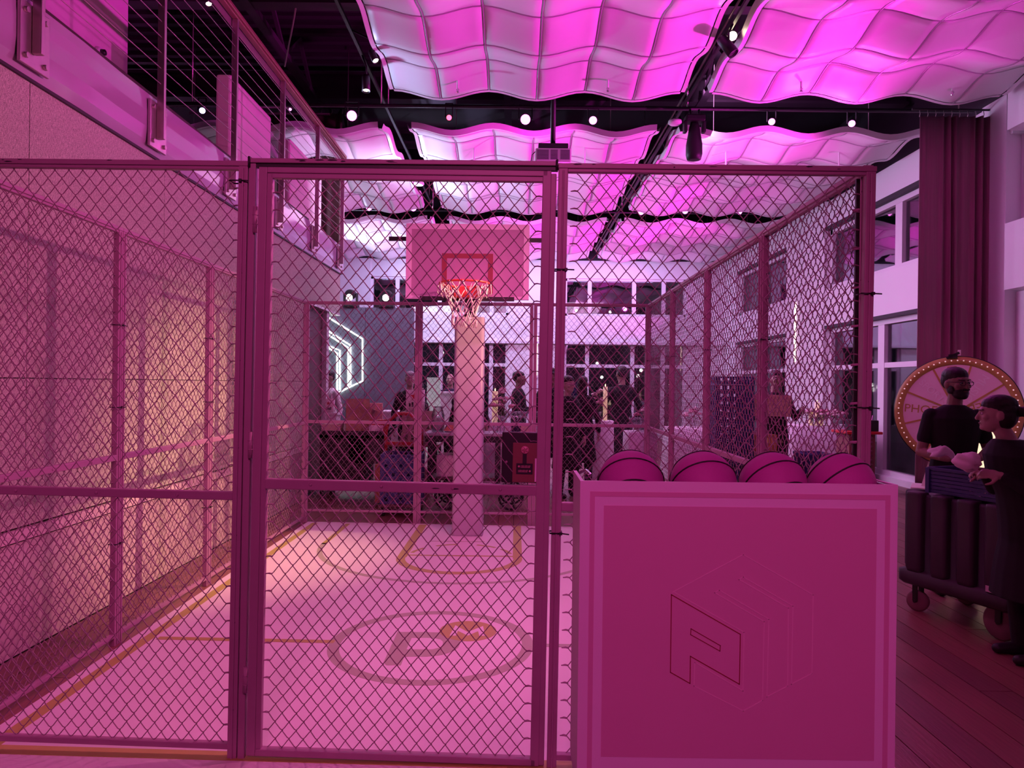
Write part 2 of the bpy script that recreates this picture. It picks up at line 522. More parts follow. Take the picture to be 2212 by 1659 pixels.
# balcony slab and its curved glossy fascia
sl = struct('balcony_slab', MB().bb((-8, 2.0, 3.45), (-3.0, 11.8, 3.78)), M_panel)
prof = [(-2.94, 3.385), (-2.885, 3.39), (-2.862, 3.46), (-2.852, 3.56), (-2.852, 3.68), (-2.856, 3.76), (-2.862, 3.825), (-2.868, 3.83)]
mb = MB()
yy = [2.0 + 0.245 * i for i in range(41)]
for (xa, za), (xb, zb) in zip(prof, prof[1:]):
    mb.strip([(xa + 0.004 * math.sin(y * 3.1) + 0.003 * math.sin(y * 7), y, za) for y in yy], [(xb + 0.004 * math.sin(y * 3.1) + 0.003 * math.sin(y * 7), y, zb) for y in yy])
fa = struct('balcony_fascia', mb, M_fascia)
struct('trim_2', MB().bb((-2.955, 2.0, 3.37), (-2.88, 11.8, 3.388)), M_chip)
struct('trim_3', MB().bb((-3.1, 11.8, 3.385), (-2.86, 11.84, 3.83)), M_fascia)
# wall at the back of the balcony, security camera on it
struct('wall_balcony', MB().bb((-5.1, 6.0, 3.78), (-4.7, 8.62, 6.6)), M_panel)
struct('wall_balcony_back', MB().bb((-8.2, 12.5, 3.78), (-4.9, 12.7, 5.2)), M_panel)
sc = thing('security_camera', 'small round security camera on the pale balcony wall', 'camera', W(205, 86, 7.6))
d = 7.6
sc.location = (-4.70, 8.0, 5.25)
MB().lathe([(0.06, 0), (0.06, 0.03), (0.05, 0.05)], R=Matrix.Rotation(PI / 2, 3, 'Y'), n=16).build('base', M_white, sc)
MB().lathe([(0.035, 0.05), (0.032, 0.09), (0.0, 0.10)], R=Matrix.Rotation(PI / 2, 3, 'Y'), n=16).build('lens', M_black, sc)
# pale partitions on the balcony
for n, (y0, y1) in enumerate(((8.24, 9.6), (10.4, 12.1))):
    p = MB().bb((-3.48, y0, 3.78), (-3.30, y1, 5.13)).build('balcony_partition', M_panel, None, 0.03)
    p['kind'] = 'thing'
    tag(p, ['pale rounded partition panel behind the cable railing, the nearer and taller-looking one', 'pale rounded partition panel behind the cable railing, beside the brown drape'][n], 'partition')

# ---- far wall with two rows of windows
YF = 22.0
def fx(px):
    return W(px, 828, YF).x
Z0, Z1, Z2, Z3 = 2.90, 3.72, 4.86, 5.40
wf = MB()
piers = [(-9.0, fx(798)), (fx(1096), fx(1218)), (fx(1480), 6.6)]
for a, b in piers:
    wf.bb((a, YF - 0.03, 0), (b, YF + 0.3, Z3))
for a, b in ((fx(798), fx(1096)), (fx(1218), fx(1480))):
    wf.bb((a, YF, Z0), (b, YF + 0.3, Z1)).bb((a, YF, Z2), (b, YF + 0.3, Z3)).bb((a, YF, 0), (b, YF + 0.3, 0.12))
struct('wall_far', wf, M_white)
struct('wall_far_top', MB().bb((-9, YF - 0.02, Z3), (6.6, YF + 0.3, 6.95)), M_deck)
struct('trim_4', MB().bb((-9, YF - 0.16, Z0 - 0.05), (6.4, YF, Z0 + 0.02)), M_frame)
nwin = 0
def window_far(a, b, z0, z1, mull, trans):
    global nwin
    nwin += 1
    w = MB()
    t = 0.07
    w.bb((a, YF + 0.06, z0), (a + t, YF + 0.2, z1)).bb((b - t, YF + 0.06, z0), (b, YF + 0.2, z1)).bb((a, YF + 0.06, z0), (b, YF + 0.2, z0 + t)).bb((a, YF + 0.06, z1 - t), (b, YF + 0.2, z1))
    o = struct('window_%d' % nwin, w, M_frame)
    xs = [a + t] + [fx(m) for m in mull] + [b - t]
    for m in mull:
        MB().bb((fx(m) - 0.06, YF + 0.07, z0 + t), (fx(m) + 0.06, YF + 0.19, z1 - t)).build('mullion', M_frame, o)
    for z in trans:
        MB().bb((a + t, YF + 0.08, z - 0.05), (b - t, YF + 0.18, z + 0.05)).build('transom', M_frame, o)
    zs = [z0 + t] + list(trans) + [z1 - t]
    for p, q in zip(xs, xs[1:]):
        for r, s_ in zip(zs, zs[1:]):
            MB().bb((p, YF + 0.125, r), (q, YF + 0.135, s_)).build('pane', M_glass, o)
window_far(fx(798), fx(1096), Z1, Z2, (855, 947, 1060), ())
window_far(fx(1218), fx(1480), Z1, Z2, (1272, 1368, 1432), ())
window_far(fx(798), fx(1096), 0.12, Z0, (855, 951, 1060), (2.2,))
window_far(fx(1218), fx(1480), 0.12, Z0, (1268, 1366, 1432), (2.2,))
# a few street and garden lights beyond the glass
for i, (px, py, d) in enumerate(((955, 762, 34), (1290, 785, 40), (1385, 800, 36), (1378, 812, 36), (1300, 815, 38), (1245, 671, 42), (1318, 674, 44))):
    p = W(px, py, d)
    o = thing('garden_lamp', 'lit globe lamp outside, ' + ['seen left of the hoop pole through the far window', 'first right of the gate post, upper in its pane', 'highest of the cluster by the right cage corner', 'middle of the cluster by the right cage corner', 'first right of the gate post, lower in its pane', 'leftmost in the upper window right of the backboard', 'second in the upper window right of the backboard'][i], 'lamp', (p.x, p.y, -0.1))
    MB().ell((0, 0, p.z + 0.1), (0.09, 0.09, 0.09), nu=8, nv=6).build('globe', M_whitelens, o)
    MB().cyl((0, 0, 0), (0, 0, p.z + 0.02), 0.03, n=6).build('post', M_black, o)
struct('ground_outside', MB().bb((-25, 23, -0.2), (25, 50, -0.1)), M_sub)

# ---- right wall: columns, beams, windows in two tiers
XR = 6.4
wr = MB()
cols = [(-4.0, 8.0), (9.45, 9.95), (15.0, 17.1), (21.0, 22.0)]
for a, b in cols[1:]:
    wr.bb((XR - 0.05, a, 0), (XR + 0.52, b, 5.48))
wr.bb((XR, 9.4, 4.95), (XR + 0.5, 22, 5.46))
struct('wall_right_top', MB().bb((XR + 0.1, -4, 5.5), (XR + 0.49, 22, 6.95)), M_deck)
wr.bb((XR - 0.02, 9.95, 2.90), (XR + 0.5, 22, 3.65)).bb((XR - 0.16, -4, 2.90), (XR + 0.46, 9.3, 3.75))
wr.bb((XR - 0.14, -4, 4.95), (XR + 0.2, 9.3, 5.5))
wr.bb((XR + 0.15, -4, 3.75), (XR + 0.45, 9.46, 4.95)).bb((XR + 0.1, -4, 0), (XR + 0.44, 9.46, 2.9)).bb((XR, 9.95, 0), (XR + 0.48, 22, 0.1))
struct('wall_right', wr, M_white)
struct('trim_5', MB().bb((XR - 0.03, 9.95, 2.84), (XR + 0.1, 22, 2.90)), M_chip)
struct('trim_6', MB().bb((XR - 0.02, 9.95, 4.87), (XR + 0.06, 22, 4.95)), M_chip)
def window_right(a, b, z0, z1, mull, trans, t=0.09):
    global nwin
    nwin += 1
    x0, x1 = XR + 0.08, XR + 0.24
    w = MB().bb((x0, a, z0), (x1, a + t, z1)).bb((x0, b - t, z0), (x1, b, z1)).bb((x0, a, z0), (x1, b, z0 + t)).bb((x0, a, z1 - t), (x1, b, z1))
    o = struct('window_%d' % nwin, w, M_frame)
    for m in mull:
        MB().bb((x0 + 0.01, m - 0.11, z0 + t), (x1 - 0.01, m + 0.11, z1 - t)).build('mullion', M_frame, o)
    for z in trans:
        MB().bb((x0 + 0.02, a + t, z - 0.045), (x1 - 0.02, b - t, z + 0.045)).build('transom', M_frame, o)
    yy_ = [a + t] + list(mull) + [b - t]
    zs = [z0 + t] + list(trans) + [z1 - t]
    for p, q in zip(yy_, yy_[1:]):
        for r, s_ in zip(zs, zs[1:]):
            MB().bb((x0 + 0.075, p, r), (x0 + 0.085, q, s_)).build('pane', M_glass, o)
window_right(9.95, 15.0, 3.65, 4.87, (12.35,), ())
window_right(17.1, 21.0, 3.65, 4.87, (19.0,), ())
window_right(9.95, 15.0, 0.1, 2.84, (11.6, 12.9), (2.03,))
window_right(17.1, 21.0, 0.1, 2.84, (19.0,), (2.03,))
# glazed lean-to outside with a sloping white rafter
ra = MB().bar(W(1862, 742, 14.2), W(1912, 782, 13.3), 0.16, 0.2).bar(W(1930, 700, 12.8), W(1972, 760, 12.3), 0.12, 0.16).build('porch_rafter', M_frame)
ra['kind'] = 'structure'
# closing walls out of the frame
struct('wall_back', MB().bb((-9, -4.2, 0), (8, -4, 7)), M_white)
struct('wall_stage_left', MB().bb((-9.2, -4, 0), (-9, 23, 7)), M_white)
struct('wall_behind_balcony', MB().bb((-9, 11.8, 0), (-8.2, 12.0, 7)), M_white)

# ================================================================== CEILING CLOUDS
T, A = 0.61, 0.057
tile_cache = {}
def tile(sx, sy):
    k = (sx, sy)
    if k in tile_cache:
        return tile_cache[k]
    us = [0.006, 0.018, 0.10, 0.20, 0.305, 0.41, 0.51, 0.592, 0.604]
    vs, fs = [], []
    for j, v in enumerate(us):
        for i, u in enumerate(us):
            z = A * (sx * math.cos(PI * u / T) + sy * math.cos(PI * v / T))
            if i in (0, 8) or j in (0, 8):
                z += 0.014
            vs.append((u, v, z))
    n = len(us)
    for j in range(n - 1):
        for i in range(n - 1):
            fs.append((j * n + i, (j + 1) * n + i, (j + 1) * n + i + 1, j * n + i + 1))
    m = MB().add(vs, fs, True)
    tile_cache[k] = m.mesh('ceiling_tile', M_cloud)
    return tile_cache[k]

def cloud(x0, y0, z, nx, ny, sx0, sy0, label):
    root = thing('ceiling_cloud', label, 'ceiling panel', (x0, y0, z))
    def zz(u, v):
        return A * (sx0 * math.cos(PI * u / T) + sy0 * math.cos(PI * v / T))
    for j in range(ny):
        for i in range(nx):
            link('ceiling_tile', tile(sx0 * (1 if i % 2 == 0 else -1), sy0 * (1 if j % 2 == 0 else -1)), root, loc=(i * T, j * T, 0))
    q = 6
    for i in range(1, nx):
        pts = [(i * T, v * T / q, zz(i * T, v * T / q) + 0.007) for v in range(ny * q + 1)]
        MB().tube(pts, 0.013, 4).build('grid_bar', M_grid, root)
    for j in range(1, ny):
        pts = [(u * T / q, j * T, zz(u * T / q, j * T) + 0.007) for u in range(nx * q + 1)]
        MB().tube(pts, 0.013, 4).build('grid_bar', M_grid, root)
    X, Y = nx * T, ny * T
    def edge(fn, n, ox, oy):
        a, b, c = [], [], []
        for k in range(n * q + 1):
            u, v = fn(k * T / q)
            z = zz(u, v)
            a.append((u, v, z)); b.append((u + ox * 0.05, v + oy * 0.05, z - 0.004)); c.append((u + ox * 0.075, v + oy * 0.075, z + 0.075))
        MB().strip(a, b).strip(b, c).build('edge_trim', M_cloud, root)
    edge(lambda t: (t, 0), nx, 0, -1)
    edge(lambda t: (t, Y), nx, 0, 1)
    edge(lambda t: (0, t), ny, -1, 0)
    edge(lambda t: (X, t), ny, 1, 0)
    for i in (1, nx - 1):
        for j in (1, ny - 1):
            MB().cyl((i * T, j * T, 0.02), (i * T, j * T, 6.95 - z), 0.006, n=6).build('hanger_wire', M_cable, root)
    return root
XA = -1.61
XB = 2.46
XC = -2.11 - 6 * T
cloud(XA, 9.21 - 6 * T, 5.365, 6, 6, 1, -1, 'wavy white ceiling cloud in the near row, lit pink, left of the bright track lamp')
cloud(XB, 9.21 - 6 * T, 5.365, 6, 6, 1, -1, 'wavy white ceiling cloud in the near row, lit magenta, right of the bright track lamp')
cloud(XA, 10.82, 5.43, 6, 8, 1, -1, 'wavy ceiling cloud in the middle row, behind the projector')
cloud(XB, 10.82, 5.43, 6, 8, 1, -1, 'wavy magenta ceiling cloud in the middle row, next to the burgundy drape')
cloud(XC, 10.82, 5.43, 6, 8, 1, -1, 'wavy ceiling cloud in the middle row, beside the balcony')
cloud(XA, 16.8, 5.43, 6, 8, 1, -1, 'wavy ceiling cloud in the farthest row, above the backboard')
cloud(XB, 16.8, 5.43, 6, 8, 1, -1, 'wavy magenta ceiling cloud in the farthest row, along the window wall')
cloud(XC, 16.8, 5.43, 6, 8, 1, -1, 'wavy pale ceiling cloud in the farthest row, above the stage backdrop')
# sprinkler heads
spr = thing('sprinkler_head', 'small white sprinkler head under the near left cloud, the left one of its two', 'sprinkler', W(989, 172, 8.9))
MB().cyl((0, 0, 0.22), (0, 0, -0.11), 0.013, n=8).build('drop_pipe', M_white, spr)
MB().lathe([(0.010, -0.11), (0.020, -0.125), (0.008, -0.14), (0.022, -0.155), (0.0, -0.158)], n=10).build('nozzle', M_chrome, spr)
for px, py, d, lb in ((1313, 170, 8.9, 'small white sprinkler head under the near left cloud, the right one of its two'), (1731, 170, 8.9, 'small white sprinkler head under the near magenta cloud, nearest the track lamp'),
                      (2058, 178, 8.9, 'small white sprinkler head under the near magenta cloud, nearest the window wall'), (1024, 338, 11.7, 'small sprinkler head under the middle cloud, left of the projector'),
                      (1263, 340, 11.7, 'small sprinkler head under the middle cloud, right of the projector'), (1568, 342, 11.7, 'small sprinkler head under the cloud just right of the hanging moving head'), (1812, 346, 11.7, 'small sprinkler head above the corner post of the cage')):
    dup(spr, W(px, py, d), label=lb)

# ================================================================== LIGHT FITTINGS
# lighting bars across the room
for n, (y, z) in enumerate(((9.9, 5.42), (16.05, 5.46))):
    b = thing('lighting_bar', ['black lighting bar across the hall between the near and middle ceiling clouds', 'black lighting bar across the hall between the middle and far ceiling clouds'][n], 'lighting bar', (0, y, z))
    MB().tube([(-5.0 if n == 0 else -5.5, 0, 0), (6.2, 0, 0)], 0.025, 8).build('pipe', M_blackmetal, b)
    MB().bb((-5.0, 0.10, 0.03), (6.2, 0.16, 0.05)).build('cable_tray', M_beam, b)
    for x in (-4.5, -1.9, 2.3, 6.0):
        MB().cyl((x, 0, 0), (x, 0, 6.95 - z), 0.01, n=6).build('hanger_rod', M_cable, b)
tr = thing('lighting_bar', 'pale reflective strip rail behind the balcony railing', 'lighting bar', W(430, 228, 11.2))
MB().tube([(-1.1, 0, 0), (1.6, 0, -0.02)], 0.02, 8).build('pipe', M_steel, tr)
MB().bb((-0.2, 0.1, -0.09), (2.0, 0.14, -0.06)).build('cable_tray', M_steel, tr)

def par(px, py, d, lens, label, group=None, r=0.075):
    p = W(px, py, d)
    o = thing('par_light', label, 'stage light', p, (0, 0, 0), group)
    v = (Vector((0.2, 0.5, 1.3)) - p).normalized()
    R = v.to_track_quat('Z', 'Y').to_matrix()
    MB().lathe([(r * 0.5, -0.16), (r, -0.12), (r * 1.1, 0.0), (r * 1.1, 0.015)], R=R, n=14).build('housing', M_black, o)
    MB().lathe([(r * 0.95, 0.012), (r * 0.8, 0.02), (0.0, 0.024)], R=R, n=14).build('lens', lens, o)
    MB().bar((-r * 1.2, 0, 0), (-r * 1.2, 0, 0.19), 0.012, 0.03).bar((r * 1.2, 0, 0), (r * 1.2, 0, 0.19), 0.012, 0.03).bar((-r * 1.25, 0, 0.19), (r * 1.25, 0, 0.19), 0.03, 0.012).build('yoke', M_black, o)
    return o
par(760, 250, 9.90, M_pinklens, 'glowing pink stage light just right of the balcony drape')
par(970, 254, 9.90, M_redlens, 'small glowing red stage light on the near bar', r=0.04)
par(1135, 258, 9.90, M_pinklens, 'glowing pink stage light on the near bar, just left of the projector pole')
par(1281, 260, 9.90, M_pinklens, 'glowing pink stage light on the near bar, just right of the projector pole', r=0.06)
par(1667, 263, 9.90, M_pinklens, 'glowing pink stage light on the near bar, first right of the hanging moving head', r=0.05)
par(1840, 267, 9.90, M_pinklens, 'glowing pink stage light on the near bar, nearest the burgundy drape', r=0.05)
par(437, 239, 11.2, M_bluelens, 'glowing blue stage light behind the balcony railing', r=0.05)
par(627, 236, 11.2, M_pinklens, 'tiny pink stage light over the brown balcony drape', r=0.025)
for px, py, lb in ((797, 449, 'glowing pink light of the far bar, leftmost one'), (893, 450, 'glowing pink light of the far bar, second from the left'), (1011, 455, 'glowing pink light of the far bar above the backboard centre'),
                   (1133, 456, 'glowing pink light of the far bar above the backboard right edge'), (1385, 458, 'glowing pink light of the far bar beside the dark ceiling gap'), (1277, 457, 'glowing pink light of the far bar, first one right of the gate post'),
                   (1480, 456, 'glowing white-pink light of the far bar, second from the right'), (1597, 457, 'glowing white-pink light of the far bar, rightmost one')):
    par(px, py, 16.0, M_pinklens, lb, r=0.07)

# tracks in the two lengthwise gaps, with spots
def track(x, y0, y1, z, label):
    o = thing('lighting_track', label, 'lighting track', (x, y0, z))
    MB().bb((-0.018, 0, -0.02), (0.018, y1 - y0, 0.02)).build('rail', M_blackmetal, o)
    MB().bb((-0.05, 0, 0.05), (-0.03, y1 - y0, 0.07)).build('conduit', M_steel, o)
    for k in range(3):
        y = 0.4 + k * (y1 - y0 - 0.8) / 2
        MB().cyl((0, y, 0.02), (0, y, 6.95 - z), 0.008, n=6).build('hanger_rod', M_cable, o)
    return o
track(-1.93, 5.2, 16.0, 5.62, 'long lighting track in the ceiling gap left of the middle clouds')
track(2.27, 5.2, 21.0, 5.50, 'long lighting track in the ceiling gap right of the middle clouds')
def track_spot(p, tgt, lens, label, L=0.2, r=0.05, tx=None, tz=6.95):
    o = thing('track_spotlight', label, 'spotlight', p)
    v = (Vector(tgt) - Vector(p)).normalized()
    R = v.to_track_quat('Z', 'Y').to_matrix()
    MB().lathe([(r * 0.9, -L * 0.6), (r, -L * 0.5), (r, L * 0.4), (r * 0.92, L * 0.4), (r * 0.85, L * 0.3)], R=R, n=16).build('housing', M_blackmetal, o)
    MB().lathe([(r * 0.86, L * 0.30), (r * 0.6, L * 0.32), (0, L * 0.33)], R=R, n=16).build('lens', lens, o)
    x = (tx if tx is not None else p.x) - p.x
    MB().tube([(0, 0, 0), (0, 0, (tz - p.z) * 0.6), (x, 0, tz - p.z)], 0.012, 8).build('stem', M_blackmetal, o)
    return o
track_spot(W(1582, 78, 7.9), (0.4, 0, 1.8), M_warmlens, 'bright warm track spotlight pointing at the viewer', 0.16, 0.055, 2.27, 5.5)
track_spot(W(1574, 103, 7.7), (5.0, 6.0, 0.5), M_blackmetal, 'dark cylindrical track spotlight under the bright warm one', 0.24, 0.06, 2.27, 5.5)
track_spot(W(808, 124, 8.2), (-0.5, 7.4, 3.0), M_whitelens, 'small white-lit spotlight beside the near left cloud, upper one', 0.15, 0.04, -1.93, 5.62)
track_spot(W(791, 184, 8.8), (-1.6, 8.0, 1.0), M_whitelens, 'small black spotlight beside the near left cloud, lower one', 0.2, 0.05, -1.93, 5.62)
track_spot(W(450, 2, 8.0), (-2.0, 6.0, 1.0), M_warmlens, 'warm spotlight at the top of the picture above the handrail', 0.14, 0.035)
for px, py, d, lb in ((1458, 266, 9.8, 'white disc-shaped detector beside the hanging moving head'), (905, 398, 12.8, 'white disc-shaped downlight in the gap above the backboard left corner')):
    o = MB().lathe([(0.03, 0.05), (0.09, 0.03), (0.095, 0.0), (0.07, -0.02), (0, -0.025)], W(px, py, d), 20).build('ceiling_disc', M_white)
    tag(o, lb, 'detector')

# moving head hanging in the gap
mh = thing('moving_head_light', 'black moving head light hanging between the near and middle clouds', 'stage light', W(1500, 262, 9.8))
MB().bb((-0.13, -0.10, -0.02), (0.13, 0.10, 0.07)).build('base', M_black, mh, 0.02)
MB().bb((-0.15, -0.05, -0.16), (-0.10, 0.05, 0.0)).build('yoke_arm', M_black, mh, 0.015); MB().bb((0.10, -0.05, -0.16), (0.15, 0.05, 0.0)).build('yoke_arm', M_black, mh, 0.015)
MB().lathe([(0.05, -0.02), (0.07, -0.08), (0.085, -0.18), (0.11, -0.32), (0.112, -0.45), (0.095, -0.52), (0.06, -0.53)], n=18).build('head', M_black, mh)
MB().cyl((-0.06, 0, 0.07), (-0.06, 0, 0.16), 0.015, n=8).cyl((0.06, 0, 0.07), (0.06, 0, 0.16), 0.015, n=8).build('clamp', M_blackmetal, mh)
# projector on its pole
pj = thing('projector', 'white ceiling projector with two vent grilles hanging on a black pole', 'projector', W(1194, 338, 9.80))
MB().bb((-0.24, -0.18, -0.13), (0.24, 0.18, 0.06)).build('body', M_white, pj, 0.02)
MB().bb((-0.20, -0.16, 0.06), (0.20, 0.16, 0.13)).build('mount', M_black, pj, 0.01)
for x0, x1 in ((-0.22, -0.06), (-0.04, 0.06), (0.09, 0.22)):
    g = MB().bb((x0, -0.187, -0.10), (x1, -0.18, 0.035)).build('vent', M_grid, pj)
    for k in range(7):
        z = -0.09 + k * 0.018
        MB().bb((x0 + 0.005, -0.191, z), (x1 - 0.005, -0.186, z + 0.006)).build('louver', M_black, g)
MB().cyl((0, 0, 0.13), (0, 0, 2.15), 0.035, n=12).build('pole', M_black, pj)
MB().tube([(-0.2, 0.0, 0.1), (-0.28, 0, 0.02), (-0.3, 0, -0.1), (-0.27, 0, -0.25)], 0.006, 6).build('cord', M_black, pj)

# ================================================================== CABLE RAILING
cr = thing('cable_railing', 'steel cable railing with bronze handrail along the balcony edge', 'railing', (0, 0, 0))
py = [2.75, 4.2, 5.65, 7.1, 8.55, 10.05, 11.5]
for n, y in enumerate(py):
    x = -2.80
    po = MB().bb((x - 0.028, y - 0.035, 3.50), (x + 0.028, y + 0.0, 5.17)).build('post', M_steel, cr, 0.004)
    MB().bb((x - 0.05, y - 0.13, 3.42), (x - 0.03, y + 0.13, 3.78)).build('base_plate', M_steel, po, 0.004)
    for dy in (-0.085, 0.085):
        for dz in (3.47, 3.73):
            MB().cyl((x - 0.03, y + dy, dz), (x - 0.012, y + dy, dz), 0.017, n=8).build('bolt', M_steel, po)
MB().bb((-2.83, 2.2, 5.17), (-2.77, 11.55, 5.19)).bb((-2.85, 2.2, 5.19), (-2.75, 11.55, 5.235)).build('handrail', M_rail, cr, 0.01)
MB().bb((-2.845, 2.2, 5.10), (-2.835, 11.55, 5.17)).build('rail_channel', M_steel, cr)
for k in range(10):
    z = 3.93 + k * 0.122
    MB().tube([(-2.80, 2.2, z), (-2.80, 6.5, z - 0.004), (-2.80, 11.5, z)], 0.0036, 5).build('cable', M_cable, cr)

# ================================================================== DRAPES
def drape(name, x0, x1, y, z0, z1, m, label, folds, amp=0.05, rings=True, flat=0.0):
    o = thing(name, label, 'curtain', (x0, y, z0))
    n = folds * 8
    Wd = x1 - x0
    rows = 7
    vs, fs = [], []
    rnd = random.Random(len(label))
    ph = [rnd.uniform(-0.6, 0.6) for _ in range(folds + 2)]
    for j in range(rows):
        t = j / (rows - 1)
        for i in range(n + 1):
            u = i / n
            k = u * folds
            a = amp * (0.55 + 0.45 * math.sin(k * 1.7 + 1)) * (1.15 - 0.35 * t)
            if u < flat:
                a *= 0.15
            f = math.sin(2 * PI * k + ph[int(k)] * 0.8 + 0.3 * math.sin(3 * t + k))
            vs.append((u * Wd + 0.012 * math.sin(2 * k + 2 * t), a * f, t * (z1 - z0)))
    for j in range(rows - 1):
        for i in range(n):
            fs.append((j * (n + 1) + i, j * (n + 1) + i + 1, (j + 1) * (n + 1) + i + 1, (j + 1) * (n + 1) + i))
    c = MB().add(vs, fs, True).build('cloth', m, o)
    so = c.modifiers.new('thick', 'SOLIDIFY'); so.thickness = 0.006
    MB().tube([(-0.1, 0, z1 - z0 + 0.09), (Wd + 0.1, 0, z1 - z0 + 0.09)], 0.015, 8).build('track', M_black, o)
    if rings:
        for i in range(folds + 1):
            x = Wd * i / folds
            MB().tube([(x, 0, z1 - z0 - 0.01), (x + 0.01, 0, z1 - z0 + 0.03), (x, 0, z1 - z0 + 0.085)], 0.005, 5).build('hook', M_cable, o)
    return o
drape('stage_drape', 5.41, 6.38, 9.80, 0.03, 5.31, M_curtain, 'tall burgundy drape hanging in front of the window wall', 9, 0.06, True, 0.22)
drape('balcony_drape', -4.3, -3.02, 12.3, 3.85, 6.2, M_curtain2, 'brown drape hanging at the far end of the balcony', 7, 0.07)
# ================================================================== COURT
cz = 0.02
XL, XRR = -2.43, 1.5
court = MB().prism([(-2.36, 2.93), (1.62, 2.83), (1.62, 8.10), (-2.36, 8.24)], (0, 0, 0.0), (1, 0, 0), (0, 1, 0), cz).build('court_floor', M_court)
tag(court, 'white vinyl half basketball court laid inside the cage', 'court')
def flat(name, poly, m, k=1):
    return MB().prism(poly, (0, 0, cz), (1, 0, 0), (0, 1, 0), 0.0012 * k).build(name, m, court)
def ring(cx, cy, r0, r1, a0, a1, n=48):
    a = [math.radians(a0 + (a1 - a0) * i / n) for i in range(n + 1)]
    return [(cx + r1 * math.cos(t), cy + r1 * math.sin(t)) for t in a] + [(cx + r0 * math.cos(t), cy + r0 * math.sin(t)) for t in reversed(a)]
def seg(name, a, b, w, m, k=1):
    a, b = Vector((*a, 0)), Vector((*b, 0))
    n = (b - a).cross(Vector((0, 0, 1))).normalized() * w / 2
    return flat(name, [tuple((a - n)[:2]), tuple((b - n)[:2]), tuple((b + n)[:2]), tuple((a + n)[:2])], m, k)
CXC = -0.50
seg('side_line', (-2.26, 3.06), (-2.26, 8.16), 0.065, M_gold)
seg('side_line', (1.46, 2.98), (1.46, 8.05), 0.065, M_gold)
seg('end_line', (-2.29, 3.10), (1.49, 3.00), 0.075, M_gold)
seg('half_line', (-2.2, 4.46), (CXC - 0.6, 4.44), 0.05, M_gold, 1.3)
seg('half_line', (CXC + 0.6, 4.43), (1.43, 4.42), 0.05, M_mauve, 1.3)
for a0, a1 in ((0, 180), (180, 360)):
    flat('centre_circle', ring(CXC, 4.44, 0.555, 0.625, a0, a1), M_mauve, 1)
# three-point line
for s in (-1, 1):
    seg('three_point_line', (CXC + s * 1.38, 7.1), (CXC + s * 1.38, 8.14), 0.05, M_gold)
flat('three_point_arc', ring(CXC, 7.15, 1.355, 1.405, 180, 360), M_mauve)
for s in (-1, 1):
    seg('key_line', (CXC + s * 0.53, 6.62), (CXC + s * 0.53, 8.14), 0.085, M_gold, 1.4)
flat('key_arc', ring(CXC, 6.62, 0.495, 0.575, 180, 360), M_gold, 1.4)
seg('free_throw_line', (CXC - 0.5, 6.70), (CXC + 0.5, 6.70), 0.035, M_gold, 1.2)
for a in (12, 48, 98, 142):
    flat('dashed_arc', ring(CXC, 6.70, 0.455, 0.49, a, a + 26, 10), M_gold, 1.1)
MB().tube([(CXC - 0.35, 7.62, cz), (CXC - 0.35, 7.3, cz), (CXC + 0.2, 7.3, cz)], 0.004, 4).build('vinyl_seam', M_mauve, court)
# emblem in the circle: P and an oval with a notched star
def EM(x, y):
    p = G(800 + x / 5.821, 1280 + y / 5.821, cz)
    return (p.x, p.y)
P_out = [(340, 497), (700, 499), (860, 503), (960, 530), (1050, 560), (1125, 606), (1128, 640), (1105, 690), (1050, 735), (900, 785), (720, 806), (428, 806), (384, 915), (200, 913), (166, 880)]
flat('emblem_letter', [EM(*p) for p in P_out], M_mauve, 1)
P_in = [(520, 575), (700, 573), (800, 578), (880, 592), (912, 620), (912, 655), (880, 690), (780, 718), (455, 718)]
flat('emblem_letter_hole', [EM(*p) for p in P_in], M_court, 1.6)
ov = [EM(1228 + 358 * math.cos(a), 486 + 126 * math.sin(a)) for a in [2 * PI * i / 40 for i in range(40)]]
flat('emblem_oval', ov, M_gold, 1.3)
no = [(1070, 415), (1222, 500), (1418, 425), (1442, 545), (1370, 548), (1355, 490), (1225, 545), (1100, 485), (1075, 545), (995, 545)]
flat('emblem_notch', [EM(*p) for p in no], M_court, 2.0)

# ================================================================== CHAIN LINK CAGE
def chain_mesh(w, h, r, sides, full):
    """zigzag wires, interlocked: wires alternate so that neighbours hook into each other"""
    n = max(2, round(w / 0.0302))
    p = w / n
    m = max(2, round(h / 0.0367))
    q = h / m
    rnd = random.Random(5)
    mb = MB()
    jit = [[(rnd.uniform(-1, 1) * 0.0016, rnd.uniform(-1, 1) * 0.0016) for _ in range(m + 1)] for _ in range(n + 2)]
    dd = 0.0042
    for i in range(n):
        pts = []
        for j in range(m + 1):
            left = (j + i) % 2 == 0
            c = i if left else i + 1
            jx, jz = jit[c][j]
            bx = c * p + jx + (0.0022 if not left else -0.0022)
            bz = j * q + jz
            pts.append((bx, 0, bz))
            if j < m:
                left2 = not left
                c2 = i if left2 else i + 1
                jx2, jz2 = jit[c2][j + 1]
                ex, ez = c2 * p + jx2 + (0.0022 if not left2 else -0.0022), (j + 1) * q + jz2
                s = dd if left else -dd
                for t in ((0.2, 0.8) if full else (0.5,)):
                    tt = t + (0.05 if t < 0.5 else -0.05) * (1 if full else 0)
                    pts.append((bx + (ex - bx) * tt, s, bz + (ez - bz) * t))
        mb.tube(pts, r, sides, caps=False)
    for c, sg in ((0, -1), (n, 1)):
        for j in range(1, m):
            if (j + c) % 2 == 0:
                x0, z0 = c * p, j * q
                for e in (-0.004, 0.004):
                    mb.tube([(x0 + sg * -0.003, e, z0), (x0 + sg * 0.012, e * 1.3, z0 + abs(e) * 0.6), (x0 + sg * 0.028, 0, z0)], r, max(4, sides - 1) if full else 3, caps=False)
    return mb.mesh('wire_mesh', M_wire)

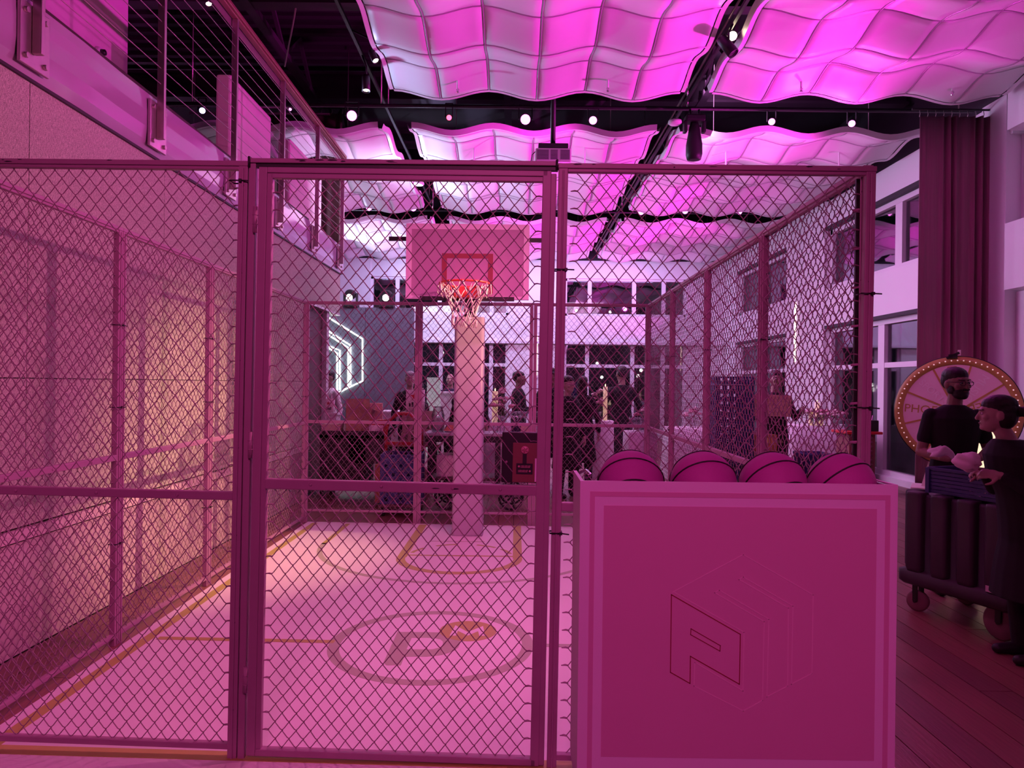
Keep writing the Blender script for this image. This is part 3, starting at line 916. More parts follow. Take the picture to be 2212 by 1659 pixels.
H_TOP, Z_BOT = 2.545, 0.05
PW = 1.3
mesh_side = chain_mesh(PW - 0.135, H_TOP - 0.04 - Z_BOT - 0.02, 0.0023, 4, True)
mesh_back = chain_mesh(PW - 0.135, H_TOP - 0.04 - 0.16, 0.0021, 3, False)
mesh_front = chain_mesh(PW - 0.155, H_TOP - 0.04 - Z_BOT - 0.02, 0.0022, 5, True)
mesh_gate = chain_mesh(1.09, 2.43, 0.0022, 5, True)

def tie(mb, x, z, w=0.05):
    mb.tube([(x - w / 2, -0.024, z), (x + w / 2, -0.024, z), (x + w / 2, 0.024, z), (x - w / 2, 0.024, z)], 0.0035, 5, closed=True)
    mb.tube([(x + w / 2, -0.024, z), (x + w / 2 + 0.03, -0.03, z - 0.002)], 0.003, 5)
    return mb.box((x + w / 2 - 0.004, -0.027, z), (0.012, 0.008, 0.012))

def panel(label, a, b, kind='side', zmid=1.145, tilt=0.0, ties=(), zb=Z_BOT, chips=True, skip=()):
    a, b = Vector((*a, 0)), Vector((*b, 0))
    d = b - a
    ang = math.atan2(d.y, d.x)
    w = d.length
    o = thing('fence_panel', label, 'fence panel', a, (0, tilt, ang), 'chain-link panels of the cage')
    pw, pd = 0.040, 0.036
    def post(x, name='post'):
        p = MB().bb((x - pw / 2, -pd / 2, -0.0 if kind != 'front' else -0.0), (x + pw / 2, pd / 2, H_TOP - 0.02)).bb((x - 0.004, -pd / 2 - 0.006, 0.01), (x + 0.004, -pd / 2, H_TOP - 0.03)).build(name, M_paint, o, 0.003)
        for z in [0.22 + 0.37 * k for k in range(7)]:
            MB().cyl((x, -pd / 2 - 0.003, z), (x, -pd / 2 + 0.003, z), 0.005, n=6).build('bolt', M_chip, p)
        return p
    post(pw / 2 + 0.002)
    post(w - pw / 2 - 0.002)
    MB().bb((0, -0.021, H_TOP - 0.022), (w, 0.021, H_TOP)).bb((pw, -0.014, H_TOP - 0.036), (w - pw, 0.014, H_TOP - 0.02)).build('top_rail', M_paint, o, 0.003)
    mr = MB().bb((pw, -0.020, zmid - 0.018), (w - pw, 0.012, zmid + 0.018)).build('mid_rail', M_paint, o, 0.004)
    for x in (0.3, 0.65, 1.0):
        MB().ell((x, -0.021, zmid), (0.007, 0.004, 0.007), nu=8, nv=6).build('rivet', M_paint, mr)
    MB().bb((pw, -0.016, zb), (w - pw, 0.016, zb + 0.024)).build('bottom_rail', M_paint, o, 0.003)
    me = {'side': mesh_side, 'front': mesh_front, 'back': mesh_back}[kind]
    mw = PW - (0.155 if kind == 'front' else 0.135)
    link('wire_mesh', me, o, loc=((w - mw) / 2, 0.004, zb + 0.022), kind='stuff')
    for x, z in ties:
        tie(MB(), x, z).build('cable_tie', M_black, o)
    return o

def LP(k):
    return (XL, 3.10 + 1.3 * k)
def RP(k):
    return (1.45 + 0.0125 * k, 3.0 + 1.3 * k)
FL, FR = (-2.44, 3.10), (1.455, 3.0)
def FP(t):
    return (FL[0] + (FR[0] - FL[0]) * t, FL[1] + (FR[1] - FL[1]) * t)
TILT = 0.008
p = panel('dark-shaded front cage panel left of the gate', FP(0), FP(1.276 / 3.895), 'front', 1.125, TILT, ((1.225, 2.46),))
p.location.z = 0.016
t0 = 2.585 / 3.895
p = panel('front cage panel right of the gate, behind the ball cart', FP(t0), FP(1.0), 'front', 1.11, TILT, ((0.02, 2.1), (0.02, 1.0), (1.28, 2.02), (1.28, 1.55)))
p.location.z = 0.0
names = ['nearest the viewer', 'second from the front', 'third from the front', 'next to the back corner']
for k in range(4):
    panel('pink-lit chain-link panel along the woven wall, ' + names[k], LP(k), LP(k + 1), 'side', 1.145, 0, ((1.275, 1.95), (1.275, 1.45), (1.275, 0.62)))
    q = panel('chain-link panel of the right cage side, ' + names[k], RP(k + 1), RP(k), 'side', 1.145, 0, ((0.03, 1.9), (1.27, 1.2)))
ba, bb_ = LP(4), RP(4)
for k, s in enumerate(('left of the basketball hoop', 'behind the basketball hoop', 'right of the basketball hoop')):
    f0, f1 = k / 3, (k + 1) / 3
    panel('back cage panel ' + s, (ba[0] + (bb_[0] - ba[0]) * f0, ba[1] + (bb_[1] - ba[1]) * f0), (ba[0] + (bb_[0] - ba[0]) * f1, ba[1] + (bb_[1] - ba[1]) * f1), 'back', 1.16, 0, (), 0.13)
# dark gap drawn as a black strip, with clips, beside the front right corner post
cs = thing('corner_gap_strip', 'black strip for the dark gap, with wire clips, beside the front right corner post', 'strip', (1.432, 3.05, 0.0))
MB().bb((-0.012, -0.006, 0.08), (0.012, 0.006, 2.5)).build('strip', M_black, cs)
for k in range(13):
    z = 0.42 + k * 0.162
    MB().tube([(-0.03, -0.012, z), (-0.005, -0.02, z + 0.003), (0.03, -0.014, z)], 0.006, 6).build('wire_clip', M_paint, cs)
# worn spots where the paint has chipped off the front rails
def chips(o, x0, x1, z, n, seed, y=-0.0215):
    rnd = random.Random(seed)
    for k in range(n):
        x = rnd.uniform(x0, x1); L = rnd.uniform(0.008, 0.05); h = rnd.uniform(0.002, 0.006); dz = rnd.uniform(-0.006, 0.006)
        MB().prism([(0, 0), (L * 0.3, -h * 0.6), (L, -h * 0.2), (L * 0.8, h * 0.5), (L * 0.35, h * 0.7)], (x, y + 0.0005, z + dz), (1, 0, 0), (0, 0, 1), 0.0008).build('paint_chip', M_chip, o)
fpn = [o for o in bpy.data.objects if o.name.startswith('fence_panel') and 'front cage panel' in o.get('label', '')]
for i, o in enumerate(fpn):
    chips(o, 0.05, 1.2, H_TOP - 0.010, 6, 31 + i)
# header over the gate
g0, g1 = FP(1.276 / 3.895), FP(t0)
ang = math.atan2(g1[1] - g0[1], g1[0] - g0[0])
wg = (Vector(g1) - Vector(g0)).length
gf = thing('gate_portal', 'painted frame around the gate with a top bar and hinge post', 'gate frame', (g0[0], g0[1], 0.008), (0, TILT, ang))
MB().bb((0, -0.021, H_TOP - 0.010), (wg, 0.021, H_TOP + 0.010)).build('top_bar', M_paint, gf, 0.003)
MB().bb((0, -0.01, H_TOP - 0.026), (wg, 0.016, H_TOP - 0.010)).build('header_shadow_strip', M_black, gf)  # shadow under the top bar, put in as a black strip
MB().bb((0.002, -0.018, 0.0), (0.032, 0.018, H_TOP - 0.012)).build('hinge_post', M_paint, gf, 0.003)
for x in (0.005, wg - 0.005):
    MB().tube([(x, -0.023, H_TOP - 0.03), (x, -0.023, H_TOP + 0.012), (x, 0.023, H_TOP + 0.012)], 0.006, 5).build('cable_tie', M_black, gf)
chips(gf, 0.1, 0.6, H_TOP, 9, 51)
# gate leaf
gl = thing('gate', 'chain-link gate with a mid rail and black lock plate, in the middle of the front', 'gate', (g0[0] + 0.042, g0[1] - 0.004, 0.0), (0, TILT * 1.2, ang + 0.004))
gw = wg - 0.052
gz0, gz1 = 0.035, 2.525
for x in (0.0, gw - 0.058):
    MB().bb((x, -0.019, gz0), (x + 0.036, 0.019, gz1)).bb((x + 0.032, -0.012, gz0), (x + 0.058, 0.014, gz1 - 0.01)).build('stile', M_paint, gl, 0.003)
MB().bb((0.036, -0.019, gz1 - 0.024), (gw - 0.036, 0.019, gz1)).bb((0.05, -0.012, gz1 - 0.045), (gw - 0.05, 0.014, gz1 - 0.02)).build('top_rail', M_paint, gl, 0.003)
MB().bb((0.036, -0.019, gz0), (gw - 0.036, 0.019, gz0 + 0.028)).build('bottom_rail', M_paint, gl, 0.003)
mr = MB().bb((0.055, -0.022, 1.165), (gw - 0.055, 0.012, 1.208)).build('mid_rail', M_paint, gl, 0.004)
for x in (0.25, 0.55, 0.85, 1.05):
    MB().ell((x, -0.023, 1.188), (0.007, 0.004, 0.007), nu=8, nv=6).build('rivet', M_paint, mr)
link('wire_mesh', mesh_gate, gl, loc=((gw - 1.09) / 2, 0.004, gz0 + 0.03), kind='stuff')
for z in (0.36, 1.35, 2.30):
    MB().cyl((-0.008, -0.026, z - 0.055), (-0.008, -0.026, z + 0.055), 0.010, n=8).cyl((-0.008, -0.026, z + 0.018), (-0.008, -0.026, z + 0.021), 0.0115, n=8).cyl((-0.008, -0.026, z - 0.021), (-0.008, -0.026, z - 0.018), 0.0115, n=8).build('hinge', M_paint, gl)
chips(gl, 0.6, 1.1, 1.188, 2, 61, -0.0225)
# lock plate with a red card on it
lp = thing('lock_plate', 'black lock plate with a red card hung inside the gate above its mid rail', 'plate', (g0[0] + 0.042 + gw - 0.205, g0[1] - 0.024, 0.0), (0, TILT * 1.2, ang + 0.004))
MB().bb((0.0, 0.0, 1.205), (0.152, 0.03, 1.418)).build('back_plate', M_black, lp, 0.004)
MB().ell((0.020, -0.001, 1.292), (0.006, 0.004, 0.006), nu=8, nv=6).build('screw', M_paint, lp)
cd = MB().bb((0.046, -0.006, 1.208), (0.150, 0.0, 1.374)).build('red_card', M_plaque, lp, 0.002)
MB().bb((0.140, -0.0068, 1.212), (0.1505, -0.006, 1.31)).build('cover_flap', M_cart, cd)
em = MB().lathe([(0.0, 0.008), (0.013, 0.0078), (0.0165, 0.006), (0.018, 0.0)], (0.097, -0.006, 1.345), 24, Matrix.Rotation(PI / 2, 3, 'X')).build('round_emblem', M_plaquepink, lp)
for a in range(5):
    t = a * 2 * PI / 5
    MB().bar((0.097 + 0.003 * math.cos(t), -0.0150, 1.345 + 0.003 * math.sin(t)), (0.097 + 0.013 * math.cos(t + 0.7), -0.0145, 1.345 + 0.013 * math.sin(t + 0.7)), 0.0025, 0.002).build('emblem_spoke', M_plaque, em)
MB().bb((0.088, -0.0085, 1.285), (0.105, -0.006, 1.332)).build('strap', M_black, lp)
tp = MB().bb((0.062, -0.0085, 1.243), (0.131, -0.006, 1.288)).build('black_label', M_black, lp)
for z, x0, x1, e in ((1.277, 0.080, 0.122, 0.073), (1.2715, 0.080, 0.120, None), (1.258, 0.070, 0.112, 0.119), (1.2525, 0.070, 0.110, None)):
    for k in range(9):
        x = x0 + (x1 - x0) * k / 9
        MB().bb((x, -0.0092, z - 0.0012), (x + 0.0034, -0.0085, z + 0.0012 + 0.0006 * (k % 3))).build('print_mark', M_plaquepink, tp)
    if e:
        MB().lathe([(0.0045, 0), (0.0045, 0.0008), (0.002, 0.0008)], (e, -0.0085, z - 0.002), 12, Matrix.Rotation(PI / 2, 3, 'X')).build('print_mark', M_plaquepink, tp)

# ================================================================== HOOP
hp = thing('basketball_hoop', 'basketball hoop with pink backboard on a white padded pole', 'hoop', (-0.50, 7.72, cz))
pole = MB()
hw, hd = 0.155, 0.15
def rrect(hx, hy, r=0.04, n=4):
    o = []
    for cx, cy, a0 in ((hx - r, hy - r, 0), (-hx + r, hy - r, 90), (-hx + r, -hy + r, 180), (hx - r, -hy + r, 270)):
        for i in range(n + 1):
            a = math.radians(a0 + 90 * i / n)
            o.append((cx + r * math.cos(a), cy + r * math.sin(a)))
    return o
def loft(rings, mb):
    n = len(rings[0])
    vs = [v for r in rings for v in r]
    fs = [(i * n + k, i * n + (k + 1) % n, (i + 1) * n + (k + 1) % n, (i + 1) * n + k) for i in range(len(rings) - 1) for k in range(n)]
    fs += [tuple(reversed(range(n))), tuple((len(rings) - 1) * n + k for k in range(n))]
    return mb.add(vs, fs, True)
rs = []
for z, g in [(0.0, 0.012)] + [(0.02 + 0.028 * i, 0.012 if i % 2 else -0.002) for i in range(7)] + [(0.24, 0.004), (0.5, 0), (2.30, 0)]:
    rs.append([(x + math.copysign(g, x), y + math.copysign(g, y), z + (0.006 * math.sin(x * 40 + y * 20) if z < 0.25 else 0)) for x, y in rrect(hw, hd)])
loft(rs, pole)
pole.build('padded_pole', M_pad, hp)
MB().bb((-0.06, -0.06, 2.3), (0.06, 0.06, 2.75)).bar((0, 0, 2.35), (0, -0.42, 2.6), 0.05, 0.06).bar((0, 0, 2.7), (0, -0.42, 2.95), 0.05, 0.06).build('support_arm', M_black, hp)
by = -0.52
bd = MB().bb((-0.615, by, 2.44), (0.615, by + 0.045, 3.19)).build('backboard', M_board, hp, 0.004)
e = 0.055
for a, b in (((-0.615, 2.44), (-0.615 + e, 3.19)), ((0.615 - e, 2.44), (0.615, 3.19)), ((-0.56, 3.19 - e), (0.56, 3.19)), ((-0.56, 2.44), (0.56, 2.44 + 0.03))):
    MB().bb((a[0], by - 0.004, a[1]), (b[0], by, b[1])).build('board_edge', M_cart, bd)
for a, b in (((-0.255, 2.50), (-0.205, 2.895)), ((0.205, 2.50), (0.255, 2.895)), ((-0.205, 2.848), (0.205, 2.895))):
    MB().bb((a[0], by - 0.005, a[1]), (b[0], by, b[1])).build('target_square', M_boardline, bd)
MB().bb((-0.47, by - 0.02, 2.425), (0.47, by + 0.02, 2.465)).build('bottom_pad', M_black, hp)
MB().bb((-0.80, by + 0.06, 3.03), (0.80, by + 0.09, 3.07)).build('rear_bar', M_blackmetal, hp)
RY, RZ, RR = by - 0.36, 2.545, 0.235
rim = MB().tube([(RR * math.cos(a), RY + RR * math.sin(a), RZ) for a in [2 * PI * i / 40 for i in range(40)]], 0.010, 8, closed=True)
rim.bb((-0.12, by - 0.14, RZ - 0.10), (0.12, by, RZ - 0.0))
rim.bar((-0.16, RY + 0.17, RZ - 0.012), (-0.10, by, RZ - 0.03), 0.02, 0.03).bar((0.16, RY + 0.17, RZ - 0.012), (0.10, by, RZ - 0.03), 0.02, 0.03)
rm = rim.build('rim', M_orange, hp)
# net: wires from hooks down, crossing
for k in range(12):
    for s in (-1, 1):
        pts = []
        for j in range(9):
            t = j / 8
            r = RR * (1 - 0.05 * math.sin(PI * t)) * (1 - 0.52 * min(1, t * 1.5)) if t < 0.67 else RR * 0.48 * (1 + 0.06 * math.sin(9 * t))
            a = 2 * PI * (k + s * t * 2.4) / 12
            pts.append((r * math.cos(a), RY + r * math.sin(a), RZ - 0.01 - 0.40 * t + 0.02 * math.sin(k * 2.3) * t + 0.012 * math.sin(5 * t + k)))
        MB().tube(pts, 0.0055, 4).build('net_cord', M_net, rm)
for k in range(12):
    a = 2 * PI * k / 12
    MB().tube([((RR + 0.012) * math.cos(a), RY + (RR + 0.012) * math.sin(a), RZ), ((RR + 0.02) * math.cos(a + 0.12), RY + (RR + 0.02) * math.sin(a + 0.12), RZ - 0.09), ((RR - 0.02) * math.cos(a + 0.25), RY + (RR - 0.02) * math.sin(a + 0.25), RZ - 0.13), ((RR - 0.01) * math.cos(a + 0.4), RY + (RR - 0.01) * math.sin(a + 0.4), RZ)], 0.005, 4).build('net_loop', M_net, rm)

# ================================================================== BALL CART
X0, X1, Y0, Y1, ZT, ZB = 0.226, 1.322, 2.50, 2.80, 1.288, 0.20
bc = thing('ball_cart', 'tall pink-lit display box with framed front, holding basketballs', 'display box', (0, 0, 0))
MB().bb((X0 + 0.012, Y0, ZB), (X1 - 0.0, Y0 + 0.012, ZT)).build('front_panel', M_cart, bc)
MB().bb((X0, Y0 + 0.0, ZB), (X0 + 0.012, Y1, ZT)).build('side_panel', M_cart, bc)
MB().bb((X1 - 0.012, Y0 + 0.012, ZB), (X1, Y1, ZT)).build('side_panel', M_cart, bc)
MB().bb((X0 + 0.012, Y1 - 0.012, ZB), (X1 - 0.012, Y1, ZT - 0.1)).build('back_panel', M_cart, bc)
MB().bb((X0 + 0.012, Y0 + 0.012, 1.12), (X1 - 0.012, Y1 - 0.012, 1.14)).build('ball_shelf', M_black, bc)
MB().bb((X0 + 0.012, Y0 + 0.012, ZB), (X1 - 0.012, Y1 - 0.012, ZB + 0.02)).build('base_board', M_black, bc)
for x in (X0 + 0.06, X1 - 0.06):
    for y in (Y0 + 0.05, Y1 - 0.05):
        MB().lathe([(0.02, -0.02), (0.085, -0.018), (0.09, 0.0), (0.085, 0.018), (0.02, 0.02)], (x, y, 0.09), 18, Matrix.Rotation(PI / 2, 3, 'Y')).bb((x - 0.03, y - 0.03, 0.17), (x + 0.03, y + 0.03, 0.2)).bb((x - 0.03, y - 0.02, 0.09), (x - 0.022, y + 0.02, 0.18)).build('caster', M_black, bc)
MB().tube([(X0 + 0.02, Y1 - 0.05, 1.285), (X0 + 0.04, Y1 - 0.09, 1.30), (X0 + 0.05, Y1 - 0.16, 1.293), (X0 + 0.03, Y1 - 0.2, 1.286)], 0.006, 6).build('latch_wire', M_chrome, bc)
MB().bb((X1 - 0.03, Y0 + 0.02, 1.27), (X1 - 0.012, Y1 - 0.02, 1.285)).build('edge_channel', M_chrome, bc)
fp_ = [front for front in bc.children if front.name.startswith('front_panel')][0]
def frame_rect(a, m, k, name, inner):
    x0, z0, x1, z1 = a
    y = Y0 - k
    t = inner
    for A_, B_ in (((x0, z0), (x0 + t, z1)), ((x1 - t, z0), (x1, z1)), ((x0 + t, z0), (x1 - t, z0 + t)), ((x0 + t, z1 - t), (x1 - t, z1))):
        MB().bb((A_[0], y, A_[1]), (B_[0], Y0, B_[1])).build(name, m, fp_)
frame_rect((X0 + 0.034, 0.24, X1 - 0.026, ZT - 0.036), M_cart2, 0.0012, 'printed_border', 0.017)
MB().bb((X0 + 0.082, Y0 - 0.0012, 0.335), (X1 - 0.072, Y0, ZT - 0.084)).build('printed_field', M_cart2, fp_)
def cl(x, y):
    p = W(1220 + x / 2.373, 960 + y / 2.373, Y0)
    return Vector((p.x, Y0 - 0.0016, p.z))
def outline(pts, m, w, name, closed=False):
    mb = MB()
    q = [cl(*p) for p in pts]
    if closed:
        q.append(q[0])
    for a, b in zip(q, q[1:]):
        d = (b - a).normalized() * (w / 2)
        mb.bar(a - d, b + d, w, 0.0014, (0, -1, 0))
    return mb.build(name, m, fp_)
outline([(545, 768), (897, 970), (892, 1225), (642, 1083), (640, 1222), (540, 1165)], M_redline, 0.0030, 'logo_line', True)
outline([(645, 942), (795, 1028), (793, 1056), (643, 972)], M_redline, 0.0026, 'logo_line', True)
for pts in ([(552, 755), (912, 563), (1268, 768), (1262, 1170), (1157, 1225), (1165, 825), (912, 677), (890, 690), (1142, 835), (1138, 1235), (1032, 1290), (1042, 893), (790, 745), (766, 758), (1018, 905), (1010, 1308), (912, 1362), (660, 1235), (665, 1115), (910, 1260), (915, 960)], [(562, 757), (915, 960)]):
    outline(pts, M_cart3, 0.0026, 'logo_faint_line')

# basketballs
def ball_seams():
    r = 0.1203
    C = [2 * PI * i / 40 for i in range(40)]
    out = [[(r * math.cos(a), r * math.sin(a), 0) for a in C], [(r * math.cos(a), 0, r * math.sin(a)) for a in C]]
    for s in (-1, 1):
        out.append([Vector((0.80 * math.cos(a), 0.70 * math.sin(a), s * 0.62)).normalized() * r for a in C])
    return out
bm_ = MB().ell((0, 0, 0), (0.12, 0.12, 0.12), nu=32, nv=20).mesh('sphere', M_ball)
seam_me = [MB().tube(p, 0.0032, 6, closed=True).mesh('seam', M_seam) for p in ball_seams()]
blab = ['leftmost pink basketball on the display box, nearest the gate post', 'second pink basketball from the gate post on the display box', 'third pink basketball from the gate post on the display box', 'rightmost pink basketball on the display box, its seam slanting']
for i, (px, rx, ry) in enumerate(((1362, 55, 2), (1518, 50, -5), (1668, 52, -13), (1815, 44, -22))):
    x = W(px, 1040, 2.655).x
    b = thing('basketball', blab[i], 'ball', (x, 2.655, 1.2612), (math.radians(-rx), math.radians(ry), math.radians(3 * i)), 'pink basketballs on the display box')
    link('sphere', bm_, b)
    for m in seam_me:
        link('seam', m, b)
# ================================================================== TEXT
def text_mesh(s, size, name, m, thick=0.001):
    cu = bpy.data.curves.new('lettering', 'FONT')
    cu.body, cu.size, cu.extrude = s, size, thick
    cu.resolution_u = 3
    o = bpy.data.objects.new('lettering', cu)
    COL.objects.link(o)
    dg = bpy.context.evaluated_depsgraph_get()
    me = bpy.data.meshes.new_from_object(o.evaluated_get(dg))
    me.name = name
    me.materials.clear(); me.materials.append(m)
    bpy.data.objects.remove(o); bpy.data.curves.remove(cu)
    return me

# ================================================================== PRIZE WHEEL
wc = W(2067, 890, 9.15)
TH = math.radians(-31)
RWH = 0.70
pw = thing('prize_wheel', 'large round prize wheel with copper rim and bulbs in front of the burgundy drape', 'prize wheel', (wc.x, wc.y, 0), (0, 0, TH))
zc = wc.z
RX = Matrix.Rotation(PI / 2, 3, 'X')
MB().lathe([(0.0, -0.03), (RWH - 0.012, -0.03), (RWH + 0.012, -0.02), (RWH + 0.012, 0.012), (RWH - 0.02, 0.012)], (0, 0, zc), 64, RX).build('back_disc', M_black, pw)
wedge = None
RI = 0.600
for k in range(9):
    a0, a1 = math.radians(36 + 40 * k), math.radians(76 + 40 * k)
    pts = [(0, 0)] + [(RI * math.cos(a0 + (a1 - a0) * i / 8), RI * math.sin(a0 + (a1 - a0) * i / 8)) for i in range(9)]
    MB().prism(pts, (0, -0.014, zc), (1, 0, 0), (0, 0, 1), 0.008).build('wedge', M_wheel, pw)
    MB().bar((0.06 * math.cos(a0), -0.024, zc + 0.06 * math.sin(a0)), (RI * math.cos(a0), -0.024, zc + RI * math.sin(a0)), 0.022, 0.006, (0, -1, 0)).build('spoke', M_goldrim, pw)
rimr = [(0.598, 0.014), (0.60, 0.026), (0.70, 0.026), (0.702, 0.010)]
MB().lathe(rimr, (0, 0, zc), 64, RX).build('rim', M_goldrim, pw)
bulb = MB().ell((0, 0, 0), (0.0085, 0.006, 0.0085), nu=8, nv=6).mesh('bulb', M_bulb)
for k in range(62):
    a = 2 * PI * (k + 0.5) / 62
    link('bulb', bulb, pw, loc=(0.652 * math.cos(a), -0.029, zc + 0.652 * math.sin(a)))
MB().lathe([(0.07, 0.018), (0.07, 0.035), (0.0, 0.04)], (0, 0, zc), 24, RX).build('hub', M_goldrim, pw)
for ang, s, size, m, r0 in ((176, 'PHOEBE', 0.148, M_goldrim, 0.59), (136, 'SPORTS', 0.118, M_ghost, 0.56), (96, 'PHOEBE', 0.148, M_goldrim, 0.59), (56, 'MUSIC', 0.135, M_ghost, 0.56), (16, 'PHOEBE', 0.148, M_goldrim, 0.59), (216, 'GEOGRAPHY', 0.090, M_ghost, 0.56)):
    me = text_mesh(s, size, 'lettering', m)
    f = math.radians(ang)
    e1, e2 = Vector((-math.cos(f), 0, -math.sin(f))), Vector((math.sin(f), 0, -math.cos(f)))
    nrm = e1.cross(e2)
    o = link('lettering', me, pw)
    org = Vector((r0 * math.cos(f), -0.0235, zc + r0 * math.sin(f))) - e2 * size * 0.34
    o.matrix_local = Matrix.Translation(org) @ Matrix((e1, e2, nrm)).transposed().to_4x4()
MB().bb((-0.10, -0.045, zc + RWH - 0.02), (0.0, -0.02, zc + RWH + 0.03)).bar((-0.12, -0.03, zc + RWH - 0.02), (0.02, -0.03, zc + RWH + 0.05), 0.03, 0.03).build('pointer', M_black, pw)
MB().bb((0.0, -0.04, zc + RWH + 0.015), (0.035, -0.02, zc + RWH + 0.085)).build('pointer_tag', M_paper, pw)
for s in (-1, 1):
    MB().bar((s * 0.10, 0.06, zc + 0.1), (s * 0.36, 0.06, 0.36), 0.07, 0.05).build('stand_leg', M_panel, pw)
MB().bb((-0.50, -0.16, 0.0), (0.50, 0.34, 0.36)).build('base_box', M_panel, pw, 0.006)
MB().bb((-0.46, -0.165, 0.03), (0.46, -0.16, 0.05)).bb((-0.46, -0.165, 0.31), (0.46, -0.16, 0.33)).bb((-0.46, -0.165, 0.05), (-0.44, -0.16, 0.31)).bb((0.44, -0.165, 0.05), (0.46, -0.16, 0.31)).build('base_trim', M_cart, pw)

# ================================================================== PEOPLE
def remesh_build(name, mb, m, parent, voxel, smooth=2, merge=True):
    if name in ('top', 'coat', 'trousers'):
        smooth = 9
    me = mb.mesh(name, m)
    o = bpy.data.objects.new(name, me)
    COL.objects.link(o)
    r = o.modifiers.new('r', 'REMESH')
    r.mode, r.voxel_size, r.use_smooth_shade = 'VOXEL', voxel, True
    s = o.modifiers.new('s', 'SMOOTH')
    s.factor, s.iterations = 0.5, smooth
    dg = bpy.context.evaluated_depsgraph_get()
    nm = bpy.data.meshes.new_from_object(o.evaluated_get(dg))
    nm.name = name
    if not nm.materials:
        nm.materials.append(m)
    bpy.data.objects.remove(o); bpy.data.meshes.remove(me)
    return link(name, nm, parent)

def cap(mb, a, b, r0, r1, n=12):
    a, b = Vector(a), Vector(b)
    d = (b - a)
    L = d.length
    if L < 1e-6:
        return mb.ell(a, (r0, r0, r0))
    d.normalize()
    pts, rs = [], []
    for t in (-1, -0.87, -0.5, 0):
        pts.append(a + d * r0 * t); rs.append(max(0.0008, r0 * math.sqrt(max(0, 1 - t * t))))
    for t in (0, 0.5, 0.87, 1):
        pts.append(b + d * r1 * t); rs.append(max(0.0008, r1 * math.sqrt(max(0, 1 - t * t))))
    return mb.tube(pts, rs, n)

def torso(mb, secs):
    """secs: (centre, rx, ry, yaw)"""
    rings = []
    for c, rx, ry, yw in secs:
        c = Vector(c)
        rings.append([(c.x + rx * math.cos(a) * math.cos(yw) - ry * math.sin(a) * math.sin(yw), c.y + rx * math.cos(a) * math.sin(yw) + ry * math.sin(a) * math.cos(yw), c.z) for a in [2 * PI * k / 18 for k in range(18)]])
    return loft(rings, mb)

def hand(mb, w, d, n, side, s=1.0, curl=0.5):
    """w wrist, d along the fingers, n out of the back of the hand, side +1/-1 thumb side"""
    w, d, n = Vector(w), Vector(d).normalized(), Vector(n).normalized()
    n = (n - d * n.dot(d)).normalized()
    x = d.cross(n) * side
    R = Matrix((x, d, n)).transposed()
    mb.ell(w + d * 0.048 * s, (0.040 * s, 0.052 * s, 0.016 * s), R)
    cap(mb, w - d * 0.02 * s, w + d * 0.02 * s, 0.024 * s, 0.026 * s)
    for i, (L, off) in enumerate(((0.070, 0.030), (0.080, 0.010), (0.074, -0.011), (0.058, -0.030))):
        b = w + d * (0.088 - 0.004 * abs(i - 1)) * s + x * off * s
        a = curl * (0.8 + 0.12 * i)
        p = b
        for q, fr in enumerate((0.45, 0.3, 0.25)):
            ang = a * (q + 0.4)
            dv = d * math.cos(ang) - n * math.sin(ang) + x * (off * 1.2)
            e = p + dv.normalized() * L * fr * s
            cap(mb, p, e, (0.0098 - 0.0012 * q) * s, (0.0092 - 0.0014 * q) * s, 8)
            p = e
    b = w + d * 0.03 * s + x * 0.032 * s
    e = b + (d * 0.6 + x * 0.75 - n * 0.25).normalized() * 0.042 * s
    cap(mb, b, e, 0.013 * s, 0.011 * s, 8)
    cap(mb, e, e + (d * 0.9 + x * 0.2 - n * 0.4).normalized() * 0.032 * s, 0.0105 * s, 0.009 * s, 8)

